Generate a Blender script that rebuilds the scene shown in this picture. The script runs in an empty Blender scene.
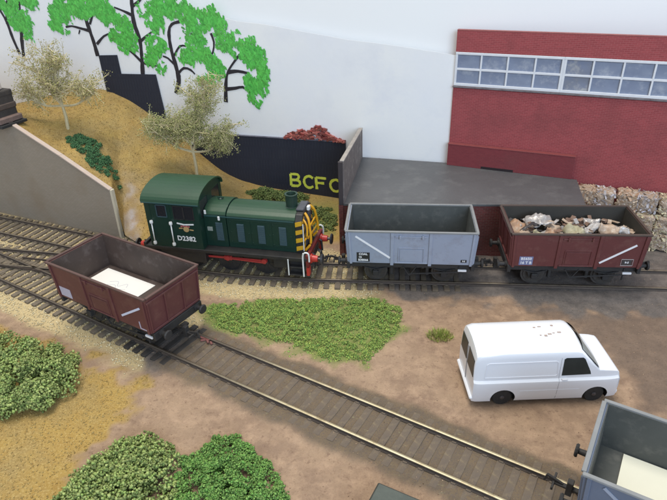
import bpy, bmesh, math, random
import numpy as np
from mathutils import Vector, Matrix, noise as mnoise
# one unit = one centimetre of the model layout
SC = bpy.context.scene
COL = SC.collection
R = math.radians
# ------------------------------------------------------------------ camera
cam_d = bpy.data.cameras.new('camera'); cam = bpy.data.objects.new('camera', cam_d); COL.objects.link(cam)
yaw, pit, rol = R(-5.1414), R(29.815), R(-1.967)
cf = Vector((math.sin(yaw)*math.cos(pit), math.cos(yaw)*math.cos(pit), -math.sin(pit)))
cr = Vector((math.cos(yaw), -math.sin(yaw), 0)); cu = cr.cross(cf)
cr2 = cr*math.cos(rol)+cu*math.sin(rol); cu2 = cu*math.cos(rol)-cr*math.sin(rol)
M = Matrix((cr2, cu2, -cf)).transposed().to_4x4(); M.translation = (-1.7187, -27.1741, 17.2921)
cam.matrix_world = M
cam_d.sensor_width = 36; cam_d.lens = 30.725; cam_d.clip_start = .5; cam_d.clip_end = 600
SC.camera = cam
# ------------------------------------------------------------------ light of the room
w = bpy.data.worlds.new('World'); SC.world = w; w.use_nodes = True
bg = w.node_tree.nodes['Background']; bg.inputs[0].default_value = (.92, .96, 1, 1); bg.inputs[1].default_value = .30
def area(name, loc, tgt, sx, sy, power, col):
    d = bpy.data.lights.new(name, 'AREA'); d.shape = 'RECTANGLE'; d.size = sx; d.size_y = sy; d.energy = power; d.color = col
    o = bpy.data.objects.new(name, d); COL.objects.link(o); o.location = loc
    o.rotation_euler = (Vector(tgt)-Vector(loc)).to_track_quat('-Z', 'Y').to_euler(); return o
area('ceiling_light', (-18, 4, 125), (-4, 0, 0), 75, 45, 75000, (1, .935, .83))
area('window_light', (45, -125, 62), (0, 0, 2), 90, 70, 68000, (.60, .77, 1))
SC.view_settings.view_transform = 'Standard'; SC.view_settings.look = 'None'
SC.view_settings.exposure = .95; SC.view_settings.gamma = 1; SC.view_settings.use_curve_mapping = False
# ------------------------------------------------------------------ helpers
rng = random.Random(7); nr = np.random.default_rng(7)
def mat(name, c, c2=None, scale=2.0, rough=.6, bump=0.0, bscale=12.0, metal=0.0, spec=.5, island=0.0, c3=None, detail=4, sharp=.25, coat=0, tint=None):
    m = bpy.data.materials.new(name); m.use_nodes = True; nt = m.node_tree; n = nt.nodes; L = nt.links
    b = n['Principled BSDF']; b.inputs['Roughness'].default_value = rough; b.inputs['Metallic'].default_value = metal
    b.inputs['Specular IOR Level'].default_value = spec; b.inputs['Coat Weight'].default_value = coat
    tc = n.new('ShaderNodeTexCoord')
    col = n.new('ShaderNodeRGB'); col.outputs[0].default_value = (*c, 1); out = col.outputs[0]
    def mixin(out, cc, sc, lo, hi, seed):
        t = n.new('ShaderNodeTexNoise'); t.inputs['Scale'].default_value = sc; t.inputs['Detail'].default_value = detail; t.inputs['Roughness'].default_value = .65
        mp = n.new('ShaderNodeMapping'); mp.inputs['Location'].default_value = (seed, seed*1.7, seed*.3)
        L.new(tc.outputs['Object'], mp.inputs[0]); L.new(mp.outputs[0], t.inputs['Vector'])
        mr = n.new('ShaderNodeMapRange'); mr.inputs[1].default_value = lo; mr.inputs[2].default_value = hi; L.new(t.outputs[0], mr.inputs[0])
        mx = n.new('ShaderNodeMix'); mx.data_type = 'RGBA'; L.new(mr.outputs[0], mx.inputs[0]); L.new(out, mx.inputs[6]); mx.inputs[7].default_value = (*cc, 1)
        return mx.outputs[2]
    if c2: out = mixin(out, c2, scale, .5-sharp, .5+sharp, 0)
    if c3: out = mixin(out, c3, scale*2.3, .52, .72, 11.3)
    if island:
        g = n.new('ShaderNodeNewGeometry'); h = n.new('ShaderNodeHueSaturation')
        mr = n.new('ShaderNodeMapRange'); mr.inputs[3].default_value = 1-island; mr.inputs[4].default_value = 1+island
        L.new(g.outputs['Random Per Island'], mr.inputs[0]); L.new(mr.outputs[0], h.inputs['Value']); L.new(out, h.inputs['Color'])
        if tint:
            mt = n.new('ShaderNodeMath'); mt.operation = 'MULTIPLY'; mt.inputs[1].default_value = 7.31; L.new(g.outputs['Random Per Island'], mt.inputs[0])
            fr = n.new('ShaderNodeMath'); fr.operation = 'FRACT'; L.new(mt.outputs[0], fr.inputs[0])
            mx = n.new('ShaderNodeMix'); mx.data_type = 'RGBA'; L.new(fr.outputs[0], mx.inputs[0]); L.new(out, mx.inputs[6]); mx.inputs[7].default_value = (*tint, 1)
            L.new(mx.outputs[2], h.inputs['Color'])
        out = h.outputs[0]
    L.new(out, b.inputs['Base Color'])
    if bump:
        t = n.new('ShaderNodeTexNoise'); t.inputs['Scale'].default_value = bscale; t.inputs['Detail'].default_value = 5; L.new(tc.outputs['Object'], t.inputs['Vector'])
        bp = n.new('ShaderNodeBump'); bp.inputs['Strength'].default_value = bump; bp.inputs['Distance'].default_value = .05
        L.new(t.outputs[0], bp.inputs['Height']); L.new(bp.outputs[0], b.inputs['Normal'])
    return m
def tag(o, label=None, cat=None, group=None, kind=None):
    if label: o['label'] = label
    if cat: o['category'] = cat
    if group: o['group'] = group
    if kind: o['kind'] = kind
    return o
def empty(name, loc=(0, 0, 0), rz=0.0):
    o = bpy.data.objects.new(name, None); COL.objects.link(o); o.location = loc; o.rotation_euler = (0, 0, rz); o.empty_display_size = .3; return o
class MB:
    def __init__(s): s.b = bmesh.new()
    def box(s, x0, x1, y0, y1, z0, z1, bev=.012, mi=0, mx=None):
        vs = [s.b.verts.new(p) for p in ((x0,y0,z0),(x1,y0,z0),(x1,y1,z0),(x0,y1,z0),(x0,y0,z1),(x1,y0,z1),(x1,y1,z1),(x0,y1,z1))]
        fs = [s.b.faces.new([vs[i] for i in q]) for q in ((3,2,1,0),(4,5,6,7),(0,1,5,4),(1,2,6,5),(2,3,7,6),(3,0,4,7))]
        for f in fs: f.material_index = mi
        if bev > 0:
            ed = list({e for f in fs for e in f.edges}); r = bmesh.ops.bevel(s.b, geom=ed, offset=bev, segments=1, affect='EDGES', profile=.5)
            for f in r['faces']: f.material_index = mi
            if mx is not None: vs = list({v for f in r['faces'] for v in f.verts})
        if mx is not None: bmesh.ops.transform(s.b, matrix=mx, verts=vs)
        return s
    def bar(s, p, q, w, h=None, up=(0, 0, 1), bev=0.0, mi=0):
        p, q = Vector(p), Vector(q); d = q-p; l = d.length; d.normalize(); upv = Vector(up)
        if abs(d.dot(upv)) > .98: upv = Vector((0, 1, 0))
        y = upv.cross(d).normalized(); z = d.cross(y); h = h or w
        m = Matrix((d, y, z)).transposed().to_4x4(); m.translation = p
        return s.box(0, l, -w/2, w/2, -h/2, h/2, bev, mi, m)
    def tube(s, pts, r, seg=6, mi=0, r1=None, caps=True):
        pts = [Vector(p) for p in pts]; rings = []; n = len(pts)
        for i, p in enumerate(pts):
            d = (pts[min(i+1, n-1)]-pts[max(i-1, 0)]).normalized()
            a = d.cross(Vector((0, 0, 1))) if abs(d.z) < .9 else d.cross(Vector((1, 0, 0)))
            a.normalize(); b = d.cross(a); rr = r if r1 is None else r+(r1-r)*i/(n-1)
            rings.append([s.b.verts.new(p+(a*math.cos(t)+b*math.sin(t))*rr) for t in (2*math.pi*k/seg for k in range(seg))])
        for A, B in zip(rings, rings[1:]):
            for k in range(seg):
                f = s.b.faces.new((A[k], A[(k+1) % seg], B[(k+1) % seg], B[k])); f.material_index = mi; f.smooth = seg > 7
        if caps:
            s.b.faces.new(rings[0][::-1]).material_index = mi; s.b.faces.new(rings[-1]).material_index = mi
        return s
    def lathe(s, prof, c, axis, seg=16, mi=0):   # prof: (distance along axis, radius)
        return s._lathe([Vector(c)+Vector(axis).normalized()*t for t, _ in prof], [r for _, r in prof], Vector(axis).normalized(), seg, mi)
    def _lathe(s, ps, rs, d, seg, mi):
        a = d.cross(Vector((0, 0, 1))) if abs(d.z) < .9 else d.cross(Vector((1, 0, 0)))
        a.normalize(); b = d.cross(a); rings = []
        for p, r in zip(ps, rs): rings.append([s.b.verts.new(p+(a*math.cos(t)+b*math.sin(t))*max(r, 1e-4)) for t in (2*math.pi*k/seg for k in range(seg))])
        for A, B in zip(rings, rings[1:]):
            for k in range(seg):
                f = s.b.faces.new((A[k], A[(k+1) % seg], B[(k+1) % seg], B[k])); f.material_index = mi
        s.b.faces.new(rings[0][::-1]).material_index = mi; s.b.faces.new(rings[-1]).material_index = mi
        return s
    def prism(s, poly, d, mi=0, bev=0.0):  # closed polygon (3-D points) pushed along d
        d = Vector(d); A = [s.b.verts.new(Vector(p)) for p in poly]; B = [s.b.verts.new(Vector(p)+d) for p in poly]; n = len(poly)
        fs = [s.b.faces.new(A), s.b.faces.new(B[::-1])]
        for i in range(n): fs.append(s.b.faces.new((A[i], B[i], B[(i+1) % n], A[(i+1) % n])))
        for f in fs: f.material_index = mi
        if bev:
            r = bmesh.ops.bevel(s.b, geom=list({e for f in fs for e in f.edges}), offset=bev, segments=1, affect='EDGES')
            for f in r['faces']: f.material_index = mi
        return s
    def mesh(s, name):
        bmesh.ops.recalc_face_normals(s.b, faces=s.b.faces); m = bpy.data.meshes.new(name); s.b.to_mesh(m); s.b.free(); return m
    def build(s, name, mats, parent=None, smooth=False, loc=(0, 0, 0)):
        m = s.mesh(name); return link(name, m, mats, parent, smooth, loc)
def link(name, m, mats, parent=None, smooth=False, loc=(0, 0, 0)):
    if mats is not None and not len(m.materials):
        for k in (mats if isinstance(mats, (list, tuple)) else [mats]): m.materials.append(k)
    if smooth:
        for p in m.polygons: p.use_smooth = True
    o = bpy.data.objects.new(name, m); COL.objects.link(o); o.parent = parent; o.location = loc; return o
def raw(name, V, F, mats, parent=None, smooth=False):
    V = np.asarray(V, np.float32); F = np.asarray(F, np.int32); k = F.shape[1]; m = bpy.data.meshes.new(name)
    m.vertices.add(len(V)); m.vertices.foreach_set('co', V.ravel()); m.loops.add(F.size); m.loops.foreach_set('vertex_index', F.ravel())
    m.polygons.add(len(F)); m.polygons.foreach_set('loop_start', np.arange(0, F.size, k, dtype=np.int32)); m.update(calc_edges=True)
    if smooth: m.polygons.foreach_set('use_smooth', np.ones(len(F), bool))
    return link(name, m, mats, parent)
OCT_V = np.array([(1,0,0),(-1,0,0),(0,1,0),(0,-1,0),(0,0,1),(0,0,-1)], float)
OCT_F = np.array([(0,2,4),(2,1,4),(1,3,4),(3,0,4),(2,0,5),(1,2,5),(3,1,5),(0,3,5)])
TET_V = np.array([(1,1,1),(-1,-1,1),(-1,1,-1),(1,-1,-1)], float)/1.7; TET_F = np.array([(0,1,2),(0,3,1),(0,2,3),(1,3,2)])
_t = (1+5**.5)/2
ICO_V = np.array([(-1,_t,0),(1,_t,0),(-1,-_t,0),(1,-_t,0),(0,-1,_t),(0,1,_t),(0,-1,-_t),(0,1,-_t),(_t,0,-1),(_t,0,1),(-_t,0,-1),(-_t,0,1)])/1.902
ICO_F = np.array([(0,11,5),(0,5,1),(0,1,7),(0,7,10),(0,10,11),(1,5,9),(5,11,4),(11,10,2),(10,7,6),(7,1,8),(3,9,4),(3,4,2),(3,2,6),(3,6,8),(3,8,9),(4,9,5),(2,4,11),(6,2,10),(8,6,7),(9,8,1)])
def crumbs(name, P, size, mats, parent=None, base=(OCT_V, OCT_F), jit=.3, squash=1.0):
    P = np.asarray(P, float); n = len(P); size = np.broadcast_to(np.asarray(size, float), (n,))
    bv, bf = base; k = len(bv); q = nr.normal(size=(n, 4)); q /= np.linalg.norm(q, axis=1)[:, None]; a, b, c, d = q.T
    Rm = np.stack([1-2*(c*c+d*d), 2*(b*c-a*d), 2*(b*d+a*c), 2*(b*c+a*d), 1-2*(b*b+d*d), 2*(c*d-a*b), 2*(b*d-a*c), 2*(c*d+a*b), 1-2*(b*b+c*c)], -1).reshape(n, 3, 3)
    V = bv[None]*(1+nr.uniform(-jit, jit, (n, k, 1)))*nr.uniform(.65, 1.35, (n, 1, 3))
    V = np.einsum('nij,nkj->nki', Rm, V)*size[:, None, None]; V[:, :, 2] *= squash; V += P[:, None]
    F = (bf[None]+np.arange(n)[:, None, None]*k).reshape(-1, 3)
    return raw(name, V.reshape(-1, 3), F, mats, parent)
def vnoise(x, y, s=1.0, seed=0, octv=3):  # smooth value noise on arrays
    x = np.asarray(x, float)/s; y = np.asarray(y, float)/s; r = np.zeros_like(x); amp = 1; tot = 0
    for o in range(octv):
        xi = np.floor(x).astype(int); yi = np.floor(y).astype(int); fx = x-xi; fy = y-yi; fx = fx*fx*(3-2*fx); fy = fy*fy*(3-2*fy)
        def h(i, j):
            v = np.sin(i*127.1+j*311.7+seed*74.7+o*19.3)*43758.5453; return v-np.floor(v)
        r += amp*((h(xi, yi)*(1-fx)+h(xi+1, yi)*fx)*(1-fy)+(h(xi, yi+1)*(1-fx)+h(xi+1, yi+1)*fx)*fy); tot += amp; amp *= .5; x = x*2+5.2; y = y*2+1.3
    return r/tot
def inside(x, y, poly):
    x = np.asarray(x); y = np.asarray(y); r = np.zeros(x.shape, bool); n = len(poly)
    for i in range(n):
        (x0, y0), (x1, y1) = poly[i], poly[(i+1) % n]
        c = ((y0 > y) != (y1 > y)) & (x < (x1-x0)*(y-y0)/(y1-y0+1e-12)+x0); r ^= c
    return r
def sdist(x, y, poly):  # signed distance, positive inside
    x = np.asarray(x, float); y = np.asarray(y, float); d = np.full(x.shape, 1e9); n = len(poly)
    for i in range(n):
        (x0, y0), (x1, y1) = poly[i], poly[(i+1) % n]; ex, ey = x1-x0, y1-y0
        t = np.clip(((x-x0)*ex+(y-y0)*ey)/(ex*ex+ey*ey+1e-12), 0, 1); d = np.minimum(d, np.hypot(x-x0-t*ex, y-y0-t*ey))
    return np.where(inside(x, y, poly), d, -d)
def pline_dist(x, y, pts):
    d = np.full(np.shape(x), 1e9)
    for (x0, y0), (x1, y1) in zip(pts, pts[1:]):
        ex, ey = x1-x0, y1-y0; t = np.clip(((x-x0)*ex+(y-y0)*ey)/(ex*ex+ey*ey), 0, 1); d = np.minimum(d, np.hypot(x-x0-t*ex, y-y0-t*ey))
    return d
def text(name, s, size, mt, parent, loc, rot, bold=0.0, ext=.002, sx=1.0):
    c = bpy.data.curves.new(name, 'FONT'); c.body = s; c.size = size; c.extrude = ext; c.offset = bold; c.align_x = 'CENTER'; c.align_y = 'CENTER'; c.resolution_u = 2
    o = bpy.data.objects.new('tmp', c); COL.objects.link(o); dg = bpy.context.evaluated_depsgraph_get()
    m = bpy.data.meshes.new_from_object(o.evaluated_get(dg)); bpy.data.objects.remove(o); bpy.data.curves.remove(c); m.name = name
    m.materials.clear(); q = link(name, m, mt, parent, False, loc); q.rotation_euler = rot; q.scale = (sx, 1, 1); return q
FRONT = (R(90), 0, 0)
# ------------------------------------------------------------------ layout lines
TA = [(-36, 8.35), (-30, 6.4), (-24, 4.45), (-18.5, 2.65), (-14.5, 1.4), (-10, .5), (-6, .14), (-2, .04), (3, -.06), (9, -.2), (16, -.36), (26, -.6)]
FH = R(-26.99); FD = (math.cos(FH), math.sin(FH)); FN = (-FD[1], FD[0]); FO = -10.75
def fpt(t, n=0.0): return (FN[0]*(FO+n)+FD[0]*t, FN[1]*(FO+n)+FD[1]*t)
TF = [fpt(-34, .8), fpt(-27, .25), fpt(-22), fpt(0), fpt(20)]
TC = [(-36, 2.75), (-30, 2.02), (-25.6, 1.44), (-21.5, .9), (-18, .62), (-15.5, .6)]
BA = (-4.1, 10.3); BH = R(-11.2); BD = (math.cos(BH), math.sin(BH)); BN = (-BD[1], BD[0])
def bpt(s, off=0.0, z=0.0): return (BA[0]+BD[0]*s+BN[0]*off, BA[1]+BD[1]*s+BN[1]*off, z)   # off < 0 comes towards the layout
ZR = .25
def catmull(P, step=.25):
    P = [np.array(p, float) for p in P]; out = []
    Q = [2*P[0]-P[1]]+P+[2*P[-1]-P[-2]]
    for i in range(1, len(Q)-2):
        n = max(2, int(np.linalg.norm(Q[i+1]-Q[i])/step))
        for k in range(n):
            t = k/n; out.append(.5*((2*Q[i])+(-Q[i-1]+Q[i+1])*t+(2*Q[i-1]-5*Q[i]+4*Q[i+1]-Q[i+2])*t*t+(-Q[i-1]+3*Q[i]-3*Q[i+1]+Q[i+2])*t**3))
    out.append(P[-1]); return np.array(out)
def offs(C, d):
    T = np.gradient(C, axis=0); T /= np.linalg.norm(T, axis=1)[:, None]; return C+np.stack([-T[:, 1], T[:, 0]], 1)*d
def resample(C, step):
    L = np.concatenate([[0], np.cumsum(np.linalg.norm(np.diff(C, axis=0), axis=1))]); t = np.arange(step/2, L[-1], step)
    X = np.stack([np.interp(t, L, C[:, 0]), np.interp(t, L, C[:, 1])], 1); T = np.gradient(X, axis=0); return X, np.arctan2(T[:, 1], T[:, 0])
CA, CF, CC = catmull(TA), catmull(TF), catmull(TC)
def catmull3(P, step=.12): return [tuple(p) for p in catmull(P, step)]
# ------------------------------------------------------------------ ground
YEL = [(-22, -5.5), (-18.5, -6.2), (-16.3, -7.0), (-13, -8.5), (-11.4, -10.4), (-12.4, -12.3), (-12.6, -18), (-30, -18), (-30, -7)]
ASH = [(-1.2, -1.2), (-.9, -2.1), (3.6, -2.3), (7.2, -2.7), (8.0, -3.6), (11, -3.4), (26, -3), (26, 8), (-3.5, 2.6), (-2.5, .8)]
DRK = [(5.8, -2.4), (7.4, -4.3), (8.4, -6), (8.9, -8.2), (9.7, -10.2), (14, -13), (26, -10), (26, -2)]
GRS = [(-10.9, -3.3), (-9, -2.8), (-6.9, -2.5), (-1.3, -2.35), (-.55, -3.2), (-.65, -4.6), (-2.2, -7.5), (-3.8, -7.2), (-5.8, -6.1), (-9.4, -5.1)]
xs = np.arange(-36, 26.01, .13); ys = np.arange(-19, 17.01, .13); GX, GY = np.meshgrid(xs, ys)
dA = pline_dist(GX, GY, [tuple(p) for p in CA[::3]]); dF = pline_dist(GX, GY, [tuple(p) for p in CF[::3]]); dC = pline_dist(GX, GY, [tuple(p) for p in CC[::3]])
wob = (vnoise(GX, GY, 1.0, 3, 5)-.5)*1.25
def sm(v, a, b): t = np.clip((v-a)/(b-a), 0, 1); return t*t*(3-2*t)
tF = GX*FD[0]+GY*FD[1]; loose = 1-sm(tF+wob*1.2, -7.4, -6.6)
infF = (1-sm(dF+wob*.5, 1.5, 2.0))*(1-loose)
infA = (1-sm(dA+wob*.4, 1.5, 2.1))*sm(GX+wob*1.5, 0.5, 3.5)
wagon_shade = sm(2.0-np.hypot((GX+11.1), (GY+6.6)*1.25)+wob*1.3, -.3, .5); sand = (1-wagon_shade)*np.maximum.reduce([(1-sm(dF+wob*1.1, 2.1, 2.75))*loose, (1-sm(dA+wob*.8, 2.3, 2.9))*(1-sm(GX+wob*1.5, -2.4, -1.2)), (1-sm(dC, 2, 2.4))])  # first mask: shadow by the left wagon's end, painted as darker ground
yel = sm(sdist(GX, GY, YEL)+wob*2.2, -.25, .35)*(1-sand); yel = np.maximum(yel, sm(GY-.25*GX, 4.4, 5.4)*(GX < -3.9))
ash_and_shade = np.maximum(sm(sdist(GX, GY, ASH)+wob*1.8, -.35, .35), .95*sm(2.1-np.hypot((GX+11.1), (GY+6.6)*1.25)+wob*1.3, -.3, .5)); drk = sm(sdist(GX, GY, DRK)+wob*3.0, -.8, .8)  # ash zone, plus the left wagon's shadow painted in the same dark tone
grn = sm(sdist(GX, GY, GRS)+wob*1.6, -.5, .3)
def gz(x, y):
    return (vnoise(x, y, 2.6, 1)-.5)*.16+(vnoise(x, y, .5, 2, 3)-.5)*.05
GZ = gz(GX, GY)*(1-np.clip(infF+infA+sand*.6, 0, 1)*.85)
GZ += infF*(.072+(vnoise(GX, GY, .5, 8)-.5)*.05+(1-sm(dF, .8, 1.0))*-.010+sm(dF, 1.0, 1.3)*.006)+infA*(.075+(vnoise(GX, GY, .6, 9)-.5)*.03)-sand*.03
GZ -= .05*np.exp(-((GX+7.9)**2+(GY+10.9)**2)/1.2)
nx, ny = len(xs), len(ys); I = np.arange(nx*ny).reshape(ny, nx)
gF = np.stack([I[:-1, :-1], I[:-1, 1:], I[1:, 1:], I[1:, :-1]], -1).reshape(-1, 4)
def ground_mat():
    m = bpy.data.materials.new('ground_scatter'); m.use_nodes = True; nt = m.node_tree; n = nt.nodes; L = nt.links; b = n['Principled BSDF']; b.inputs['Roughness'].default_value = .85; b.inputs['Specular IOR Level'].default_value = .2
    tc = n.new('ShaderNodeTexCoord')
    def noise(sc, det=5, off=0):
        mp = n.new('ShaderNodeMapping'); mp.inputs['Location'].default_value = (off, off*.7, 0); L.new(tc.outputs['Object'], mp.inputs[0])
        t = n.new('ShaderNodeTexNoise'); t.inputs['Scale'].default_value = sc; t.inputs['Detail'].default_value = det; t.inputs['Roughness'].default_value = .7; L.new(mp.outputs[0], t.inputs[0]); return t.outputs[0]
    def ramp(v, lo, hi):
        r = n.new('ShaderNodeMapRange'); r.inputs[1].default_value = lo; r.inputs[2].default_value = hi; L.new(v, r.inputs[0]); return r.outputs[0]
    def mix(f, a, bb):
        x = n.new('ShaderNodeMix'); x.data_type = 'RGBA'; L.new(f, x.inputs[0])
        for i, v in ((6, a), (7, bb)):
            if isinstance(v, tuple): x.inputs[i].default_value = (*v, 1)
            else: L.new(v, x.inputs[i])
        return x.outputs[2]
    big, mid, fine = noise(.35, 4), noise(1.5, 6, 3), noise(14, 4, 9)
    earth = mix(ramp(big, .38, .62), (.345, .24, .16), (.245, .165, .115)); earth = mix(ramp(mid, .45, .7), earth, (.42, .29, .195)); earth = mix(ramp(noise(3.2, 7, 15), .56, .68), earth, (.22, .145, .10)); earth = mix(ramp(fine, .55, .8), earth, (.2, .13, .085))
    yel = mix(ramp(mid, .3, .7), (.40, .27, .08), (.33, .205, .06)); yel = mix(ramp(big, .45, .65), yel, (.30, .21, .085)); yel = mix(ramp(fine, .5, .7), yel, (.5, .37, .15))
    ash_and_shade = mix(ramp(mid, .3, .7), (.095, .085, .08), (.20, .17, .15)); ash_and_shade = mix(ramp(fine, .55, .75), ash_and_shade, (.05, .045, .045))
    sand = mix(ramp(fine, .35, .65), (.56, .45, .25), (.45, .35, .19)); sand = mix(ramp(mid, .6, .9), sand, (.40, .31, .18))
    drk = mix(ramp(mid, .3, .7), (.145, .105, .08), (.21, .15, .11)); drk = mix(ramp(fine, .55, .75), drk, (.08, .06, .05))
    inf = mix(ramp(mid, .3, .7), (.125, .10, .075), (.18, .13, .08)); inf = mix(ramp(fine, .5, .75), inf, (.10, .08, .08)); inf = mix(ramp(noise(5, 4, 21), .62, .75), inf, (.24, .22, .13))
    grn = mix(ramp(mid, .3, .7), (.13, .20, .04), (.20, .22, .06))
    a1 = n.new('ShaderNodeAttribute'); a1.attribute_name = 'zone_a'; a2 = n.new('ShaderNodeAttribute'); a2.attribute_name = 'zone_b'
    s1 = n.new('ShaderNodeSeparateColor'); s2 = n.new('ShaderNodeSeparateColor'); L.new(a1.outputs[0], s1.inputs[0]); L.new(a2.outputs[0], s2.inputs[0])
    c = mix(s2.outputs[0], earth, drk); c = mix(s1.outputs[1], c, ash_and_shade); c = mix(s1.outputs[0], c, yel); c = mix(s1.outputs[2], c, sand); c = mix(s2.outputs[1], c, inf); c = mix(s2.outputs[2], c, grn)
    L.new(c, b.inputs['Base Color'])
    bp = n.new('ShaderNodeBump'); bp.inputs['Strength'].default_value = .7; bp.inputs['Distance'].default_value = .06; L.new(noise(9, 6, 4), bp.inputs['Height']); L.new(bp.outputs[0], b.inputs['Normal'])
    return m
M_GROUND = ground_mat()
def zones(me, a, b):
    for nm, (r, g, bl) in (('zone_a', a), ('zone_b', b)):
        at = me.color_attributes.new(nm, 'FLOAT_COLOR', 'POINT'); c = np.stack([r, g, bl, np.ones_like(r)], -1).astype(np.float32); at.data.foreach_set('color', c.ravel())
g = raw('ground', np.stack([GX, GY, GZ], -1).reshape(-1, 3), gF, M_GROUND, None, True); tag(g, kind='structure')
zones(g.data, (yel.ravel(), ash_and_shade.ravel(), sand.ravel()), (drk.ravel(), np.clip(infF+infA*0, 0, 1).ravel(), grn.ravel()*.8))
# ------------------------------------------------------------------ hill behind the retaining wall
RW0 = (-18.38, 4.11); RWD = (.942, -.336); RWN = (.336, .942)
def rpt(t, off=0.0, z=0.0): return (RW0[0]+RWD[0]*t+RWN[0]*off, RW0[1]+RWD[1]*t+RWN[1]*off, z)
HF = [rpt(-17, .2, 6.95), rpt(-7.2, .2, 6.98), rpt(-3.4, .2, 5.2), rpt(.1, .2, 3.35), rpt(.42, .05, .3), (-16.2, 2.9, -.05), (-12, 2.4, -.06), (-8, 2.4, -.06), (-4.15, 2.45, -.06)]
HB = [bpt(-33, 0, 5.0), bpt(-26.3, 0, 5.7), bpt(-21, 0, 7.15), bpt(-17.9, 0, 7.2), bpt(-16.6, 0, 6.8), bpt(-14.2, 0, 5.3), bpt(-11.2, 0, 2.75), bpt(-8.4, 0, .6), bpt(0.1, 0, .05)]
us = np.interp(np.linspace(0, 1, 300), [0, .2, .35, .5, .55, .65, .78, .9, 1], range(9)); vs_ = np.linspace(0, 1, 90)
HFa, HBa = np.array(HF), np.array(HB)
def ip(A, r=0):
    B = np.stack([np.interp(us, range(9), A[:, k]) for k in range(3)], 1)
    for _ in range(r): B[1:-1] = (B[:-2]+2*B[1:-1]+B[2:])/4
    return B
A_, B_ = ip(HFa), ip(HBa, 160)
A_mid = ip(HFa, 220)
v = vs_[:, None]; kk = np.clip(v*3.2, 0, 1); kk = kk*kk*(3-2*kk); A3 = A_[None]*(1-kk[..., None])+A_mid[None]*kk[..., None]; HX = A3[..., 0]*(1-v)+B_[None, :, 0]*v; HY = A3[..., 1]*(1-v)+B_[None, :, 1]*v
low = np.clip((us-3.6)/.6, 0, 1)[None]; vz = v*(1-low)+(v**.8)*low
HZ = A3[..., 2]*(1-vz)+B_[None, :, 2]*vz; edge = np.clip(v*8, 0, 1)*np.clip((1-v)*8, .3, 1)
HZ += ((vnoise(HX, HY, 2.3, 5)-.5)*.9+(vnoise(HX, HY, .6, 6)-.5)*.22)*edge*np.clip((8-us)/2, .15, 1)[None]
nu, nv = len(us), len(vs_); I = np.arange(nu*nv).reshape(nv, nu); hF = np.stack([I[:-1, :-1], I[:-1, 1:], I[1:, 1:], I[1:, :-1]], -1).reshape(-1, 4)
hill = raw('hill', np.stack([HX, HY, HZ], -1).reshape(-1, 3), hF, M_GROUND, None, True); tag(hill, kind='structure')
bare = np.clip(1-np.abs(us-4.35)/.55, 0, 1)[None]*np.clip(1.3-v*3.2, 0, 1); bare = np.clip(bare*1.3*(vnoise(HX, HY, .5, 12, 4)*1.6-.2), 0, 1)
hg = np.clip(1-np.hypot(HX+5.2, (HY-7)*.7)/2.6, 0, 1)*.9
zones(hill.data, (np.ones_like(HX).ravel()*.93, (HX*0).ravel(), (HX*0).ravel()), (np.zeros_like(HX).ravel(), (HX*0).ravel(), hg.ravel()))
def plaster_mix(m):  # bare plaster shows through the flock on the bank
    nt = m.node_tree; n = nt.nodes; L = nt.links; b = n['Principled BSDF']; src = b.inputs['Base Color'].links[0].from_socket
    a = n.new('ShaderNodeAttribute'); a.attribute_name = 'plaster'; t = n.new('ShaderNodeTexNoise'); t.inputs['Scale'].default_value = 1.6; t.inputs['Detail'].default_value = 4
    tc = n.new('ShaderNodeTexCoord'); L.new(tc.outputs['Object'], t.inputs[0]); r = n.new('ShaderNodeMapRange'); r.inputs[1].default_value = .42; r.inputs[2].default_value = .6; L.new(t.outputs[0], r.inputs[0])
    p = n.new('ShaderNodeMix'); p.data_type = 'RGBA'; L.new(r.outputs[0], p.inputs[0]); p.inputs[6].default_value = (.33, .24, .17, 1); p.inputs[7].default_value = (.42, .38, .38, 1)
    x = n.new('ShaderNodeMix'); x.data_type = 'RGBA'; L.new(a.outputs['Fac'], x.inputs[0]); L.new(src, x.inputs[6]); L.new(p.outputs[2], x.inputs[7]); L.new(x.outputs[2], b.inputs['Base Color'])
hm = M_GROUND.copy(); hm.name = 'hill_scatter'; plaster_mix(hm); hill.data.materials.clear(); hill.data.materials.append(hm)
at = hill.data.attributes.new('plaster', 'FLOAT', 'POINT'); at.data.foreach_set('value', bare.ravel().astype(np.float32))
HP = np.stack([HX.ravel(), HY.ravel()], 1); HZr = HZ.ravel()
def hz(x, y): return float(HZr[np.argmin((HP[:, 0]-x)**2+(HP[:, 1]-y)**2)])
# yellow flock on the hill and on the field in front: fine crumbs nobody could count
M_FLOCK = mat('straw_flock', (.41, .28, .09), (.33, .205, .06), 1.2, .9, island=.18, tint=(.48, .36, .14))
iu = nr.integers(0, nu*nv, 15000); iu = iu[(bare.ravel()[iu] < .25) & (hg.ravel()[iu] < nr.uniform(0, 1, len(iu)))]
P = np.stack([HX.ravel()[iu]+nr.uniform(-.1, .1, len(iu)), HY.ravel()[iu]+nr.uniform(-.06, .06, len(iu)), HZr[iu]+.012], 1)
tag(crumbs('hill_flock', P, nr.uniform(.018, .045, len(P)), M_FLOCK, base=(TET_V, TET_F), squash=.5), 'straw coloured flock scattered over the hill', kind='stuff')
def pick(mask, n): k = np.flatnonzero(mask.ravel()*1.0 > nr.uniform(0, 1, mask.size)); return nr.choice(k, min(n, len(k)), replace=len(k) < n)
def gpts(mask, n, dz=.0):
    k = pick(mask, n); x = GX.ravel()[k]+nr.uniform(-.065, .065, len(k)); y = GY.ravel()[k]+nr.uniform(-.065, .065, len(k)); return np.stack([x, y, GZ.ravel()[k]+dz], 1)
view = (GX > -27) & (GX < 17) & (GY > -17.5)
P = gpts(np.where(view & (GY < 0), yel**1.5, 0), 15000, .012)
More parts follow.
